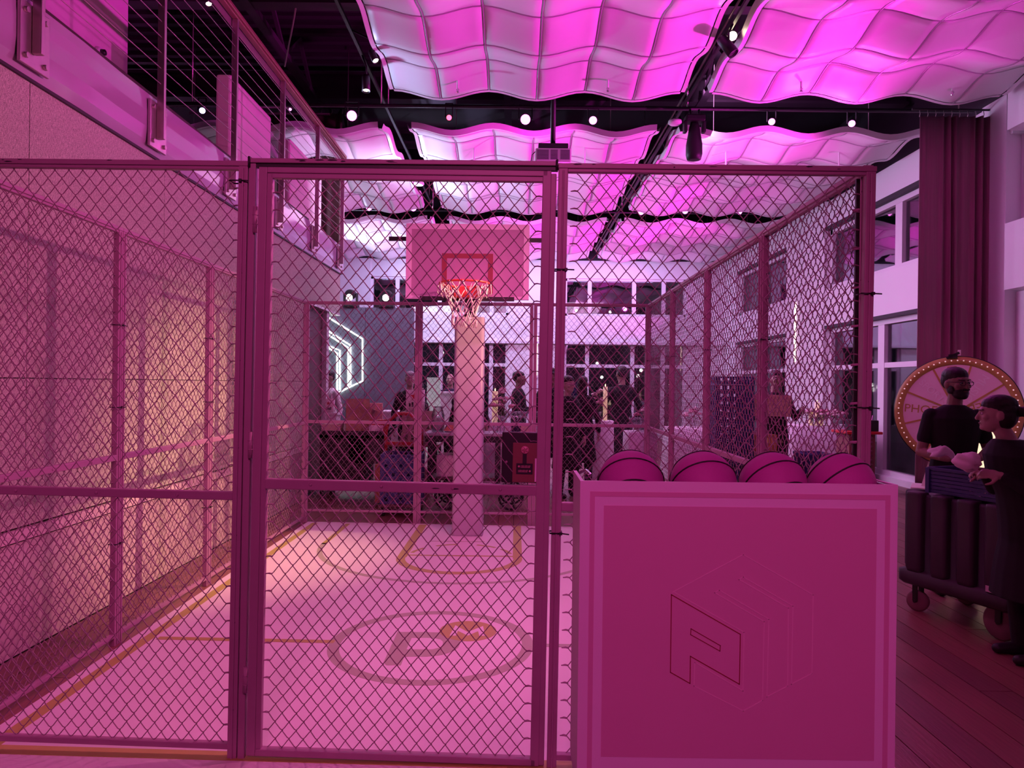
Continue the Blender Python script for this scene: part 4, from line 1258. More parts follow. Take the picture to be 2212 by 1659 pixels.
def person(label, loc, yaw=0, h=1.75, lean=(0, 0), head=(0, 0), elbows=None, wrists=None, hdirs=None, top=None, legs=None, skin=None, hairm=None, hair='short',
           long=True, coat=False, beard=False, glasses=False, cap_=False, female=False, voxel=0.011, twist=0.0, group=None, step=0.0, knees=None, curl=0.6):
    s = h / 1.75
    root = thing('person', label, 'person', loc, (0, 0, yaw), group)
    top, legs, skin, hairm = top or M_cl, legs or M_cl2, skin or M_skin, hairm or M_hair
    def J(x, y, z):
        k = max(0.0, z - 0.95)
        return Vector((x + lean[0] * k, y + lean[1] * k, z)) * s
    sw = 0.145 if female else 0.165
    el = elbows or [(-0.25, 0.04, 1.11), (0.25, 0.04, 1.11)]
    wr = wrists or [(-0.25, -0.06, 0.87), (0.25, -0.06, 0.87)]
    hd = hdirs or [((0, -0.15, -1), (-1, 0, 0)), ((0, -0.15, -1), (1, 0, 0))]
    tw = twist
    b = MB()
    def secs(g):
        k = 0.9 if female else 1.0
        return [(J(0, 0, 0.80), 0.155 + g, 0.11 + g, 0), (J(0, 0, 0.95), 0.165 + g, 0.118 + g, 0), (J(0, 0, 1.10), 0.138 * k + g, 0.10 + g, tw * 0.4), (J(0, 0, 1.26), 0.162 * k + g, 0.115 + g, tw * 0.8),
                (J(0, 0.005, 1.37), 0.172 * k + g, 0.105 + g, tw), (J(0, 0.012, 1.435), 0.125 * k + g, 0.075 + g, tw), (J(0, 0.015, 1.475), 0.06 + g * 0.7, 0.055 + g * 0.7, tw)]
    torso(b, secs(0.0))
    neck = J(0, 0.012, 1.46); hc = J(0, -0.015, 1.64)
    hp_ = hc + Vector((math.sin(head[0]) * 0.02 * s, 0, 0))
    cap(b, neck, hp_ - Vector((0, -0.01, 0.05)) * s, 0.056 * s, 0.053 * s)
    HR = Matrix.Rotation(head[0], 3, 'Z') @ Matrix.Rotation(head[1], 3, 'X')
    def H(x, y, z):
        return hp_ + HR @ (Vector((x, y + 0.015, z - 1.64)) * s)
    def he(mb, c, r, R2=None):
        return mb.ell(H(*c), [q * s for q in r], HR if R2 is None else HR @ R2, 16, 10)
    he(b, (0, -0.012, 1.645), (0.075, 0.096, 0.115))
    he(b, (0, -0.050, 1.580), (0.056, 0.058, 0.058))
    he(b, (0, -0.085, 1.555), (0.028, 0.028, 0.022))
    cap(b, H(0, -0.102, 1.66), H(0, -0.122, 1.618), 0.010 * s, 0.0155 * s, 8)
    he(b, (0, -0.098, 1.678), (0.052, 0.014, 0.009))
    he(b, (0, -0.104, 1.584), (0.024, 0.010, 0.009))
    for q in (-1, 1):
        he(b, (q * 0.077, 0.004, 1.632), (0.011, 0.022, 0.033))
        he(b, (q * 0.045, -0.078, 1.625), (0.024, 0.022, 0.022))
    shp = []
    for i, q in enumerate((-1, 1)):
        sh = J(q * sw * math.cos(tw), q * sw * math.sin(tw) + 0.01, 1.388)
        shp.append(sh)
        e, w_ = Vector(el[i]) * s, Vector(wr[i]) * s
        cap(b, sh, e, 0.050 * s, 0.039 * s)
        cap(b, e, w_, 0.041 * s, 0.027 * s)
        hand(b, w_, hd[i][0], hd[i][1], (1 if i == 0 else -1) * (hd[i][2] if len(hd[i]) > 2 else 1), s, curl)
    lg = MB()
    kn = knees or [(-0.10, -0.01 - step, 0.49), (0.10, -0.01 + step, 0.49)]
    feet = []
    for i, q in enumerate((-1, 1)):
        hip, k_, a_ = J(q * 0.09, 0, 0.90), Vector(kn[i]) * s, Vector((q * 0.11, 0.03 + (-1 if i == 0 else 1) * step, 0.085)) * s
        cap(b, hip, k_, 0.080 * s, 0.054 * s); cap(b, k_, a_, 0.054 * s, 0.036 * s)
        cap(b, a_ + Vector((0, 0, -0.03)) * s, a_ + Vector((0, -0.13, -0.05)) * s, 0.034 * s, 0.028 * s)
        cap(lg, hip, k_, 0.098 * s, 0.074 * s); cap(lg, k_, a_ + Vector((0, 0, -0.01)) * s, 0.074 * s, 0.060 * s)
        fm = MB(); cap(fm, a_ + Vector((0, 0.01, -0.042)) * s, a_ + Vector((0, -0.16, -0.050)) * s, 0.043 * s, 0.034 * s); feet.append(fm)
    remesh_build('body', b, skin, root, voxel)
    torso(lg, [(J(0, 0, 0.84), 0.168, 0.122, 0), (J(0, 0, 0.95), 0.176, 0.128, 0), (J(0, 0, 1.04), 0.158, 0.116, 0)])
    remesh_build('trousers', lg, legs, root, voxel)
    for fm in feet:
        fm.build('shoe', M_black, root)
    t = MB()
    g = 0.020
    sc_ = secs(g)
    if coat:
        sc_ = [(J(0, 0, 0.42), 0.235, 0.19, 0), (J(0, 0, 0.62), 0.215, 0.17, 0)] + [(c, rx + 0.012, ry + 0.012, y_) for c, rx, ry, y_ in sc_]
    else:
        sc_ = [(J(0, 0, 0.86), 0.182, 0.136, 0)] + sc_[1:]
    torso(t, sc_)
    for i in range(2):
        e, w_ = Vector(el[i]) * s, Vector(wr[i]) * s
        if long:
            cap(t, shp[i], e, 0.060 * s, 0.049 * s); cap(t, e, e + (w_ - e) * 0.88, 0.049 * s, 0.038 * s)
        else:
            cap(t, shp[i], shp[i] + (e - shp[i]) * 0.62, 0.060 * s, 0.058 * s)
    remesh_build('coat' if coat else 'top', t, top, root, voxel)
    # hair
    hm = MB()
    he(hm, (0, 0.010, 1.705), (0.082, 0.108, 0.070)); he(hm, (0, 0.034, 1.665), (0.0815, 0.082, 0.085))
    if hair in ('bun', 'long'):
        he(hm, (0, 0.03, 1.63), (0.084, 0.085, 0.095))
    if hair == 'bun':
        he(hm, (0, 0.01, 1.66), (0.079, 0.07, 0.06)); he(hm, (0, 0.125, 1.655), (0.032, 0.05, 0.034)); he(hm, (0, 0.175, 1.655), (0.054, 0.050, 0.050))
    if hair == 'long':
        he(hm, (0, 0.05, 1.53), (0.088, 0.055, 0.14))
    if hair != 'bald':
        remesh_build('hair', hm, hairm, root, voxel * 0.8)
    if beard:
        bm2 = MB()
        he(bm2, (0, -0.054, 1.572), (0.060, 0.062, 0.052)); he(bm2, (0, -0.088, 1.552), (0.034, 0.032, 0.030))
        for q in (-1, 1):
            he(bm2, (q * 0.062, -0.025, 1.598), (0.014, 0.035, 0.038))
        cap(bm2, H(-0.026, -0.112, 1.600), H(0.026, -0.112, 1.600), 0.008 * s, 0.008 * s, 8)
        remesh_build('beard', bm2, M_hair, root, voxel * 0.7)
    for q in (-1, 1):
        em_ = MB(); he(em_, (q * 0.032, -0.097, 1.650), (0.0155, 0.008, 0.0085)); em_.build('eye', M_paper, root)
        ir = MB(); he(ir, (q * 0.032, -0.1035, 1.650), (0.007, 0.003, 0.0075)); ir.build('iris', M_black, root)
        br = MB(); cap(br, H(q * 0.016, -0.107, 1.672), H(q * 0.052, -0.092, 1.674), 0.0045 * s, 0.004 * s, 6); br.build('eyebrow', hairm if hair != 'bald' else M_hair, root)
    mo = MB(); he(mo, (0, -0.110, 1.585), (0.022, 0.006, 0.005)); mo.build('mouth', M_plaque, root)
    if glasses:
        gm = MB()
        for q in (-1, 1):
            pts = [H(q * 0.034 + 0.025 * math.cos(a), -0.122 + 0.008 * abs(math.cos(a)), 1.648 + 0.018 * math.sin(a)) for a in [2 * PI * k / 14 for k in range(14)]]
            gm.tube(pts, 0.0024 * s, 5, closed=True)
            gm.tube([H(q * 0.06, -0.116, 1.655), H(q * 0.082, -0.03, 1.655), H(q * 0.08, 0.01, 1.648)], 0.0022 * s, 5)
        gm.tube([H(-0.010, -0.124, 1.652), H(0, -0.128, 1.656), H(0.010, -0.124, 1.652)], 0.0024 * s, 5)
        gm.build('glasses', M_black, root)
    if cap_:
        cm = MB(); he(cm, (0, 0.01, 1.70), (0.092, 0.108, 0.085)); cap(cm, H(-0.05, -0.11, 1.70), H(0.05, -0.11, 1.70), 0.016, 0.016, 8)
        he(cm, (0, -0.10, 1.698), (0.075, 0.08, 0.010))
        remesh_build('cap', cm, M_cl, root, voxel)
    return root

# the man by the prize wheel
mp = W(2062, 900, 5.75)
man = person('man in black t-shirt, glasses and dark beard standing before the prize wheel, holding a napkin', (mp.x, mp.y, 0), math.radians(-14), 1.775, (0.0, 0.0), (math.radians(24), 0.05),
             elbows=[(-0.235, 0.0, 1.10), (0.245, 0.02, 1.12)], wrists=[(-0.125, -0.20, 1.07), (0.10, -0.22, 1.08)],
             hdirs=[((0.9, -0.45, -0.12), (0, 0.1, 1), -1), ((-0.9, -0.40, -0.05), (0, 0.1, 1), -1)], top=M_cl, long=False, beard=True, glasses=True, voxel=0.006, curl=0.5)
# the woman behind the cart
wp = W(2226, 900, 4.34)
wom = person('woman with dark hair in a bun and black clothes, in profile beside the dark cart', (wp.x, wp.y, 0), math.radians(-92), 1.57, (0.0, -0.30), (math.radians(-24), 0.05),
             elbows=[(-0.22, -0.10, 1.12), (0.22, -0.08, 1.12)], wrists=[(-0.08, -0.25, 1.24), (0.09, -0.24, 1.24)],
             hdirs=[((0.35, -0.9, 0.1), (-0.8, 0, 0.6)), ((-0.35, -0.9, 0.1), (0.8, 0, 0.6))], top=M_cl, long=True, hair='bun', skin=M_skin2, voxel=0.006, female=True, curl=0.8, coat=True)

def napkin(p, label, sx, sy, seed, amp=0.02):
    rnd = random.Random(seed)
    n = 12
    h_ = {}
    ph = [rnd.uniform(0, 6) for _ in range(6)]
    vs = []
    for j in range(n + 1):
        for i in range(n + 1):
            u, v = i / n - 0.5, j / n - 0.5
            z = amp * (math.sin(7 * u + ph[0] + 3 * v) + math.sin(9 * v + ph[1] - 4 * u) + 0.6 * math.sin(15 * u + ph[2]) * math.sin(13 * v + ph[3])) - 0.16 * (u * u + v * v)
            vs.append((u * sx + 0.01 * math.sin(9 * v + ph[4]), v * sy + 0.01 * math.sin(9 * u + ph[5]), z))
    fs = [(j * (n + 1) + i, j * (n + 1) + i + 1, (j + 1) * (n + 1) + i + 1, (j + 1) * (n + 1) + i) for j in range(n) for i in range(n)]
    o = MB().add(vs, fs, True).build('napkin', M_paper)
    m = o.modifiers.new('thick', 'SOLIDIFY'); m.thickness = 0.004
    o.location = p
    return tag(o, label, 'napkin')
n1 = napkin(W(2037, 966, 5.50), 'loosely folded pale napkin held in both hands by the bearded man', 0.17, 0.12, 3, 0.010)
n1.rotation_euler = (0.30, 0.1, -0.25)
rnd = random.Random(12)
mb = MB().ell((0, 0, 0), (0.075, 0.06, 0.055), nu=26, nv=18)
mb.v = [tuple(Vector(v) * (1 + 0.16 * math.sin(v[0] * 75 + v[2] * 40) * math.cos(v[1] * 80 - v[2] * 55) + 0.10 * math.sin(v[2] * 120 + v[0] * 60))) for v in mb.v]
n2 = mb.build('napkin', M_paper)
n2.location = W(2088, 998, 4.33)
tag(n2, 'bunched white napkin held by the woman with the bun', 'napkin')

# ================================================================== DARK CART, RACK
dc = thing('caddy_cart', 'dark ribbed plastic caddy cart on casters at the right edge', 'cart', (3.30, 5.08, 0), (0, 0, math.radians(21)))
body = MB()
rs = []
for z, hx, hy in ((0.20, 0.325, 0.41), (0.22, 0.345, 0.43), (0.30, 0.345, 0.43), (0.315, 0.30, 0.385), (0.84, 0.30, 0.385), (0.86, 0.285, 0.37)):
    rs.append([(x, y, z) for x, y in rrect(hx, hy, 0.05)])
loft(rs, body)
body.build('body', M_dcart, dc)
def rib(c, hx, hy):
    m = MB()
    loft([[(x * k + c[0], y * k + c[1], z) for x, y in rrect(hx, hy, 0.03)] for z, k in ((0.29, 0.8), (0.33, 1), (0.855, 1), (0.872, 0.93), (0.876, 0.8))], m)
    m.build('rib', M_dcart, dc)
for k in range(4):
    y = -0.30 + k * 0.198
    rib((-0.295, y), 0.055, 0.066); rib((0.295, y), 0.055, 0.066)
for k in range(3):
    rib((-0.2 + 0.2 * k, -0.385), 0.07, 0.05); rib((-0.2 + 0.2 * k, 0.385), 0.07, 0.05)
for x, y, r in ((-0.27, -0.31, 0.115), (0.27, -0.31, 0.115), (-0.25, 0.32, 0.075), (0.25, 0.32, 0.075)):
    c = MB().lathe([(0.02, -0.022), (r - 0.012, -0.022), (r, -0.012), (r, 0.012), (r - 0.012, 0.022), (0.02, 0.022)], (x, y, r), 24, Matrix.Rotation(PI / 2, 3, 'Y') if r > 0.1 else Matrix.Rotation(0.5, 3, 'Z') @ Matrix.Rotation(PI / 2, 3, 'Y')).build('wheel', M_tyre, dc)
    MB().bb((x - 0.035, y - 0.02, r), (x - 0.027, y + 0.02, 0.22)).bb((x + 0.027, y - 0.02, r), (x + 0.035, y + 0.02, 0.22)).cyl((x - 0.04, y, r), (x + 0.04, y, r), 0.012, n=8).build('fork', M_black, c)
MB().bb((-0.352, -0.36, 0.31), (-0.342, -0.26, 0.35)).build('badge', M_paper, dc)

def rack_mesh(m, w=0.5, d=0.5, h=0.1, slots=5, t=0.014):
    mb = MB()
    for s in (-1, 1):
        for z0, z1 in ((0.0, h * 0.34), (h * 0.78, h - 0.004)):
            mb.bb((-w / 2, s * (d / 2) - (t if s > 0 else 0), z0), (w / 2, s * (d / 2) + (0 if s > 0 else t), z1))
            mb.bb((s * w / 2 - (t if s > 0 else 0), -d / 2 + t, z0), (s * w / 2 + (0 if s > 0 else t), d / 2 - t, z1))
        for k in range(slots + 1):
            u = -0.5 + k / slots
            mb.box((u * (w - 0.06), s * (d / 2 - t / 2), h * 0.56), (0.05, t, h * 0.46))
            mb.box((s * (w / 2 - t / 2), u * (d - 0.06), h * 0.56), (t, 0.05, h * 0.46))
    for k in range(6):
        u = -0.42 + k * 0.168
        mb.bb((u * w - 0.006, -d / 2 + t, 0.004), (u * w + 0.006, d / 2 - t, 0.016))
        mb.bb((-w / 2 + t, u * d - 0.006, 0.004), (w / 2 - t, u * d + 0.006, 0.015))
    return mb.mesh('rack', m)
blue_rack = rack_mesh(M_blue)
def blue_stack(px, d, n, yaw, where, group, sc=1.0):
    p = W(px, 900, d)
    dl = thing('rack_dolly', 'low wheeled dolly under ' + where, 'dolly', (p.x, p.y, 0), (0, 0, yaw))
    MB().bb((-0.27, -0.27, 0.11), (0.27, 0.27, 0.15)).build('deck', M_brownwall, dl, 0.005)
    for x in (-0.21, 0.21):
        for y in (-0.21, 0.21):
            MB().lathe([(0.015, -0.018), (0.05, -0.018), (0.055, 0), (0.05, 0.018), (0.015, 0.018)], (x, y, 0.055), 16, Matrix.Rotation(PI / 2, 3, 'Y')).bb((x - 0.028, y - 0.02, 0.05), (x - 0.022, y + 0.02, 0.11)).bb((x + 0.022, y - 0.02, 0.05), (x + 0.028, y + 0.02, 0.11)).build('caster', M_black, dl)
    for k in range(n):
        o = link('dish_rack', blue_rack, None, loc=(p.x, p.y, 0.152 + 0.1 * k), rot=(0, 0, yaw))
        pos = 'topmost' if k == n - 1 else 'lowest' if k == 0 else ['', 'second', 'third', 'fourth', 'fifth', 'sixth', 'seventh', 'eighth', 'ninth', 'tenth', 'eleventh', 'twelfth', 'thirteenth', 'fourteenth', 'fifteenth'][k] + ' from the bottom'
        tag(o, 'blue dish rack, %s of %s' % (pos, where), 'dish rack', group)
    return p
blue_stack(872, 8.98, 6, 0.05, 'the low stack by the hoop', 'blue racks in the low stack')
blue_stack(1572, 9.35, 16, 0.08, 'the tall stack beyond the cage', 'blue racks in the tall stack')
# blue crate standing on the caddy cart
cr_ = thing('blue_crate', 'blue slatted plastic crate standing on the dark caddy cart', 'crate', (3.22, 5.02, 0.878), (0, 0, math.radians(21)))
mb = MB()
w_, d_, h_ = 0.34, 0.52, 0.18
for k in range(7):
    z = 0.005 + k * 0.026
    mb.bb((-w_ / 2, -d_ / 2, z), (-w_ / 2 + 0.01, d_ / 2, z + 0.020)).bb((w_ / 2 - 0.01, -d_ / 2, z), (w_ / 2, d_ / 2, z + 0.020)).bb((-w_ / 2, -d_ / 2, z), (w_ / 2, -d_ / 2 + 0.01, z + 0.020)).bb((-w_ / 2, d_ / 2 - 0.01, z), (w_ / 2, d_ / 2, z + 0.020))
mb.build('slats', M_blue, cr_, kind='stuff')
MB().bb((-w_ / 2 + 0.01, -d_ / 2 + 0.01, 0.0), (w_ / 2 - 0.01, d_ / 2 - 0.01, 0.01)).build('bottom', M_blue, cr_)
for x in (-1, 1):
    for y in (-1, 1):
        MB().box((x * w_ / 2, y * d_ / 2, h_ / 2), (0.03, 0.03, h_)).build('corner_post', M_blue, cr_)
mb = MB()
for s in (-1, 1):
    mb.bb((s * w_ / 2 - 0.012, -d_ / 2, h_ - 0.012), (s * w_ / 2 + 0.012, d_ / 2, h_ + 0.004)).bb((-w_ / 2, s * d_ / 2 - 0.012, h_ - 0.012), (w_ / 2, s * d_ / 2 + 0.012, h_ + 0.004))
mb.build('top_rim', M_blue, cr_)
rnd = random.Random(4)
gobl = MB().lathe([(0.0, 0.0), (0.03, 0.002), (0.034, 0.07), (0.038, 0.13), (0.035, 0.13), (0.030, 0.07), (0.0, 0.012)], n=14).mesh('tumbler', M_clear)
for i, (x, y) in enumerate(((-0.1, -0.1), (-0.02, -0.14), (0.06, -0.08), (-0.05, 0.0), (0.05, 0.05))):
    o = link('tumbler', gobl, None, loc=(3.22 + x * 0.8, 5.02 + y * 0.9, 0.889))
    tag(o, 'clear tumbler in the blue crate on the caddy cart, ' + ['left one of the front pair', 'nearest the viewer', 'right one of the front pair', 'left one at the back', 'right one at the back'][i], 'glass', 'tumblers in the blue crate')
# warm lamp behind the man
lm = thing('glow_lamp', 'warm glowing lamp seen between the bearded man and the woman', 'lamp', (W(2116, 900, 7.4).x, 7.4, 0))
MB().lathe([(0.12, 0.0), (0.12, 0.02), (0.015, 0.03), (0.015, 0.62)], n=18).build('base', M_rail, lm)
MB().lathe([(0.11, 0.62), (0.13, 0.75), (0.12, 1.15), (0.08, 1.36), (0.075, 1.36)], n=20).build('lamp_shade', M_lampshade, lm)

# ================================================================== BEHIND THE CAGE
def at(px, d):
    p = W(px, 900, d)
    return (p.x, p.y, 0)
# stage backdrop with neon hexagons
bdp = thing('stage_backdrop', 'slate grey stage backdrop with white neon hexagon outlines', 'backdrop', (0, 15.0, 0))
xr = W(893, 800, 15).x
zt = W(800, 664, 15).z
for k in range(4):
    w = (xr + 6.2) / 4
    MB().bb((-6.2 + k * w + 0.004, 0, 0.6), (-6.2 + (k + 1) * w - 0.004, 0.1, zt)).build('panel', M_greywall, bdp)
MB().bb((-6.2, 0.02, 0), (xr, 0.1, 0.6)).build('plinth', M_white, bdp)
def neon(pts):
    q = [W(*p, 14.97) for p in pts]
    MB().tube([(v.x, -0.045, v.z) for v in q], 0.018, 6).build('neon_tube', M_neon, bdp)
neon([(640, 649), (713, 688), (783, 732), (783, 823), (743, 842), (713, 858), (640, 895)])
neon([(640, 676), (712, 717), (757, 746), (757, 832)])
neon([(640, 683), (710, 724), (752, 751), (752, 834)])
neon([(640, 712), (712, 748), (734, 757), (734, 842)])
neon([(640, 720), (710, 752), (728, 763), (728, 846), (713, 856)])
neon([(640, 742), (708, 780), (708, 800), (708, 868)])
for px, lb in ((757, 'black moving head light glowing on top of the slate backdrop, left one'), (835, 'black moving head light glowing on top of the slate backdrop, right one')):
    p = W(px, 664, 15.05)
    o = thing('moving_head_light', lb, 'stage light', (p.x, 15.05, zt))
    MB().bb((-0.16, -0.12, 0), (0.16, 0.12, 0.10)).build('base', M_black, o, 0.02)
    MB().bb((-0.15, -0.04, 0.10), (-0.11, 0.04, 0.30)).build('yoke_arm', M_black, o, 0.01); MB().bb((0.11, -0.04, 0.10), (0.15, 0.04, 0.30)).build('yoke_arm', M_black, o, 0.01)
    R = Vector((0.0, -1, -0.15)).to_track_quat('Z', 'Y').to_matrix()
    MB().lathe([(0.05, -0.14), (0.10, -0.10), (0.11, 0.08), (0.10, 0.14), (0.09, 0.14)], (0, 0, 0.27), 16, R).build('head', M_black, o)
    MB().lathe([(0.075, 0.13), (0.0, 0.15)], (0, 0, 0.22), 14, R).build('lens', M_whitelens, o)
# white counters and displays
def counter(name, label, px0, px1, d, z, depth, m, cat='counter'):
    a, b = W(px0, 900, d).x, W(px1, 900, d).x
    o = thing(name, label, cat, ((a + b) / 2, d, 0))
    w = b - a
    MB().bb((-w / 2 + 0.02, 0.02, 0), (w / 2 - 0.02, depth - 0.02, z - 0.04)).build('body', m, o)
    MB().bb((-w / 2, 0, z - 0.04), (w / 2, depth, z)).build('counter_top', m, o, 0.008)
    return o
counter('bar_counter', 'white lit counter behind the red hand truck', 802, 868, 12.6, 1.12, 0.6, M_cloth)
counter('display_counter', 'tall white display block left of the hoop pole', 944, 1004, 13.4, 1.46, 0.5, M_white)
o = thing('display_screen', 'pale upright screen beside the hoop pole', 'screen', at(936, 12.9))
MB().bb((-0.12, 0, 0.3), (0.12, 0.05, 1.72)).build('screen_face', mat('pale_screen', (0.6, 0.7, 0.68), 0.4, emit=(0.6, 0.75, 0.72), es=0.25), o)
MB().bb((-0.2, -0.15, 0), (0.2, 0.2, 0.03)).bb((-0.03, 0.05, 0.03), (0.03, 0.09, 0.9)).build('stand', M_black, o)
# black utility cart with cartons
ca, cb = W(702, 900, 10.2).x, W(838, 900, 10.2).x
uc = thing('utility_cart', 'black utility cart loaded with cartons behind the left back corner', 'cart', ((ca + cb) / 2, 10.2, 0))
w = (cb - ca) / 2
MB().bb((-w, -0.3, 0.84), (w, 0.3, 0.90)).bb((-w, -0.3, 0.84), (w, -0.28, 0.95)).build('top_shelf', M_black, uc, 0.01)
MB().bb((-w, -0.3, 0.16), (w, 0.3, 0.22)).build('bottom_shelf', M_black, uc, 0.01)
MB().bb((-w + 0.03, -0.27, 0.22), (w - 0.25, 0.28, 0.84)).build('bin', M_black, uc, 0.01)
MB().bb((-0.05, -0.27, 0.5), (w, 0.28, 0.84)).build('door', M_dcart, uc, 0.01)
for x in (-w + 0.04, w - 0.04):
    for y in (-0.26, 0.26):
        MB().bb((x - 0.03, y - 0.03, 0.2), (x + 0.03, y + 0.03, 0.86)).build('leg', M_black, uc)
        MB().lathe([(0.015, -0.02), (0.055, -0.02), (0.06, 0), (0.055, 0.02), (0.015, 0.02)], (x, y, 0.06), 14, Matrix.Rotation(PI / 2, 3, 'Y')).bb((x - 0.03, y - 0.02, 0.06), (x - 0.024, y + 0.02, 0.17)).build('caster', M_black, uc)
MB().tube([(w, -0.25, 0.88), (w + 0.08, -0.25, 0.98), (w + 0.08, 0.25, 0.98), (w, 0.25, 0.88)], 0.015, 8).build('handle', M_black, uc)
def carton(label, px, d, z, sx, sy, sz, m, yaw=0.0, flaps=False, cat='box', name='carton'):
    p = at(px, d)
    o = thing(name, label, cat, (p[0], p[1], z), (0, 0, yaw))
    t = 0.006
    mb = MB().bb((-sx / 2, -sy / 2, 0), (sx / 2, -sy / 2 + t, sz)).bb((-sx / 2, sy / 2 - t, 0), (sx / 2, sy / 2, sz)).bb((-sx / 2, -sy / 2 + t, 0), (-sx / 2 + t, sy / 2 - t, sz)).bb((sx / 2 - t, -sy / 2 + t, 0), (sx / 2, sy / 2 - t, sz)).bb((-sx / 2 + t, -sy / 2 + t, 0), (sx / 2 - t, sy / 2 - t, t))
    if not flaps:
        mb.bb((-sx / 2 + t, -sy / 2 + t, sz - t), (sx / 2 - t, sy / 2 - t, sz))
    mb.build('body', m, o)
    if flaps:
        for a, b in (((-sx / 2, 0, sz), (-sx / 2 - sx * 0.28, 0, sz + 0.09)), ((sx / 2, 0, sz), (sx / 2 + sx * 0.3, 0, sz - 0.05))):
            MB().bar(a, b, sy - 0.01, 0.005, (0, 0, 1)).build('flap', m, o)
        MB().bar((0, sy / 2, sz), (0, sy / 2 + 0.06, sz + 0.12), sx - 0.01, 0.005).build('flap', m, o)
    else:
        MB().bb((-0.02, -sy / 2 - 0.001, sz * 0.55), (0.02, sy / 2 + 0.001, sz + 0.001)).build('tape', M_card2, o)
    return o
c1 = carton('open brown carton with flaps standing on the black utility cart', 774, 10.13, 0.902, 0.34, 0.30, 0.36, M_brown, 0.25, True)
c2 = carton('white carton with a printed front on the black utility cart, left end', 722, 10.18, 0.902, 0.26, 0.34, 0.13, M_card2)
c3 = carton('red and white carton leaning on the right end of the black utility cart', 818, 10.08, 0.902, 0.20, 0.2, 0.20, M_red, -0.1)
MB().bb((-0.10, -0.1225, 0.03), (0.10, -0.121, 0.13)).build('label_print', M_paper, c3)
c5 = carton('salmon carton standing behind the open brown carton', 808, 10.41, 0.902, 0.24, 0.12, 0.42, M_pinkbox, 0.1)
# carrier bags with a red star
def star(mb, c, r, y):
    pts = [(r * (1 if i % 2 == 0 else 0.42) * math.sin(PI * i / 5), r * (1 if i % 2 == 0 else 0.42) * math.cos(PI * i / 5)) for i in range(10)]
    return mb.prism(pts, (c[0], y, c[1]), (1, 0, 0), (0, 0, 1), 0.003)
def bag(px, d, z, w, h, label, big):
    p = at(px, d)
    o = thing('carrier_bag', label, 'bag', (p[0], p[1], z))
    b = MB()
    loft([[(x * k, y * k2, zz) for x, y in rrect(w / 2, w * 0.28, 0.01)] for zz, k, k2 in ((0, 1, 1), (h * 0.5, 0.98, 0.9), (h, 1.0, 0.55))], b)
    b.build('body', M_paper, o)
    star(MB(), (0.0 if big else -0.01, h * 0.68), w * (0.27 if big else 0.22), -w * 0.29).build('star', M_red, o)
    for k in range(5 if big else 4):
        x = -w * 0.32 + k * w * 0.15
        MB().bb((x, -w * 0.292, h * 0.2), (x + w * 0.10, -w * 0.285, h * (0.36 + 0.05 * (k % 2)))).build('print_mark', M_black, o)
    for y in (-0.4, 0.4):
        MB().tube([(-w * 0.2, y * w * 0.4, h), (-w * 0.15, y * w * 0.4, h + 0.09), (w * 0.15, y * w * 0.4, h + 0.09), (w * 0.2, y * w * 0.4, h)], 0.005, 5).build('handle', M_paper, o)
# red hand truck with beige crates
ht = thing('hand_truck', 'red hand truck with a bowed handle behind the cage', 'hand truck', at(872, 9.75))
MB().tube([(-0.24, 0.1, 0.12), (-0.24, 0.02, 0.95), (-0.20, 0.0, 1.10), (-0.08, 0.0, 1.20), (0.08, 0.0, 1.20), (0.20, 0.0, 1.10), (0.24, 0.02, 0.95), (0.24, 0.1, 0.12)], 0.024, 10).build('frame', M_red, ht)
MB().bb((-0.24, -0.0, 0.78), (0.24, 0.02, 0.82)).bb((-0.24, 0.05, 0.45), (0.24, 0.07, 0.49)).build('crossbar', M_red, ht)
MB().bb((-0.23, -0.22, 0.02), (0.23, 0.08, 0.035)).build('toe_plate', M_red, ht)
for s in (-1, 1):
    MB().lathe([(0.02, -0.03), (0.10, -0.03), (0.12, 0), (0.10, 0.03), (0.02, 0.03)], (s * 0.2, 0.16, 0.12), 18, Matrix.Rotation(PI / 2, 3, 'Y')).build('wheel', M_black, ht)
beige = rack_mesh(mat('beige_plastic', (0.42, 0.30, 0.26), 0.6), 0.44, 0.36, 0.15, 4)
tb = thing('folding_table', 'low table of boxes behind the blue rack stack', 'table', at(899, 10.4))
MB().bb((-0.36, -0.28, 0.72), (0.36, 0.28, 0.76)).build('table_top', M_rail, tb, 0.005)
for x in (-0.32, 0.32):
    for y in (-0.24, 0.24):
        MB().bb((x - 0.02, y - 0.02, 0), (x + 0.02, y + 0.02, 0.72)).build('leg', M_black, tb)
for k, (dx, z) in enumerate(((0.07, 0.762), (0.09, 0.914), (0.08, 1.066))):
    p = at(893, 10.4)
    o = link('beige_crate', beige, None, loc=(p[0] + dx, p[1], z))
    tag(o, ['beige slotted crate at the bottom of the pile on the low table', 'beige slotted crate in the middle of the pile on the low table', 'beige slotted crate on top of the pile, under the star bag'][k], 'crate', 'beige crates on the low table')
bag(897, 10.38, 1.22, 0.26, 0.30, 'white carrier bag with a red star on the pile of beige crates', True)
bag(712, 10.6, 1.17, 0.14, 0.20, 'white carrier bag with a red star near the brown wall', False)
st = counter('side_block', 'white block under the small star bag beside the brown wall', 700, 728, 10.5, 1.168, 0.3, M_cloth)
c6 = carton('pale carton printed with dark letters under the low table', 905, 10.4, 0.0, 0.40, 0.4, 0.40, M_card2)
for k, ch in enumerate('MAGIC'):
    me = text_mesh(ch, 0.075, 'lettering', M_brownwall)
    o = link('lettering', me, c6); o.matrix_local = Matrix.Translation((-0.15 + k * 0.065, -0.202, 0.22)) @ Matrix.Rotation(PI / 2, 4, 'X')
c7 = carton('orange carton on the red hand truck plate', 845, 9.62, 0.037, 0.36, 0.26, 0.5, M_orangecrate)
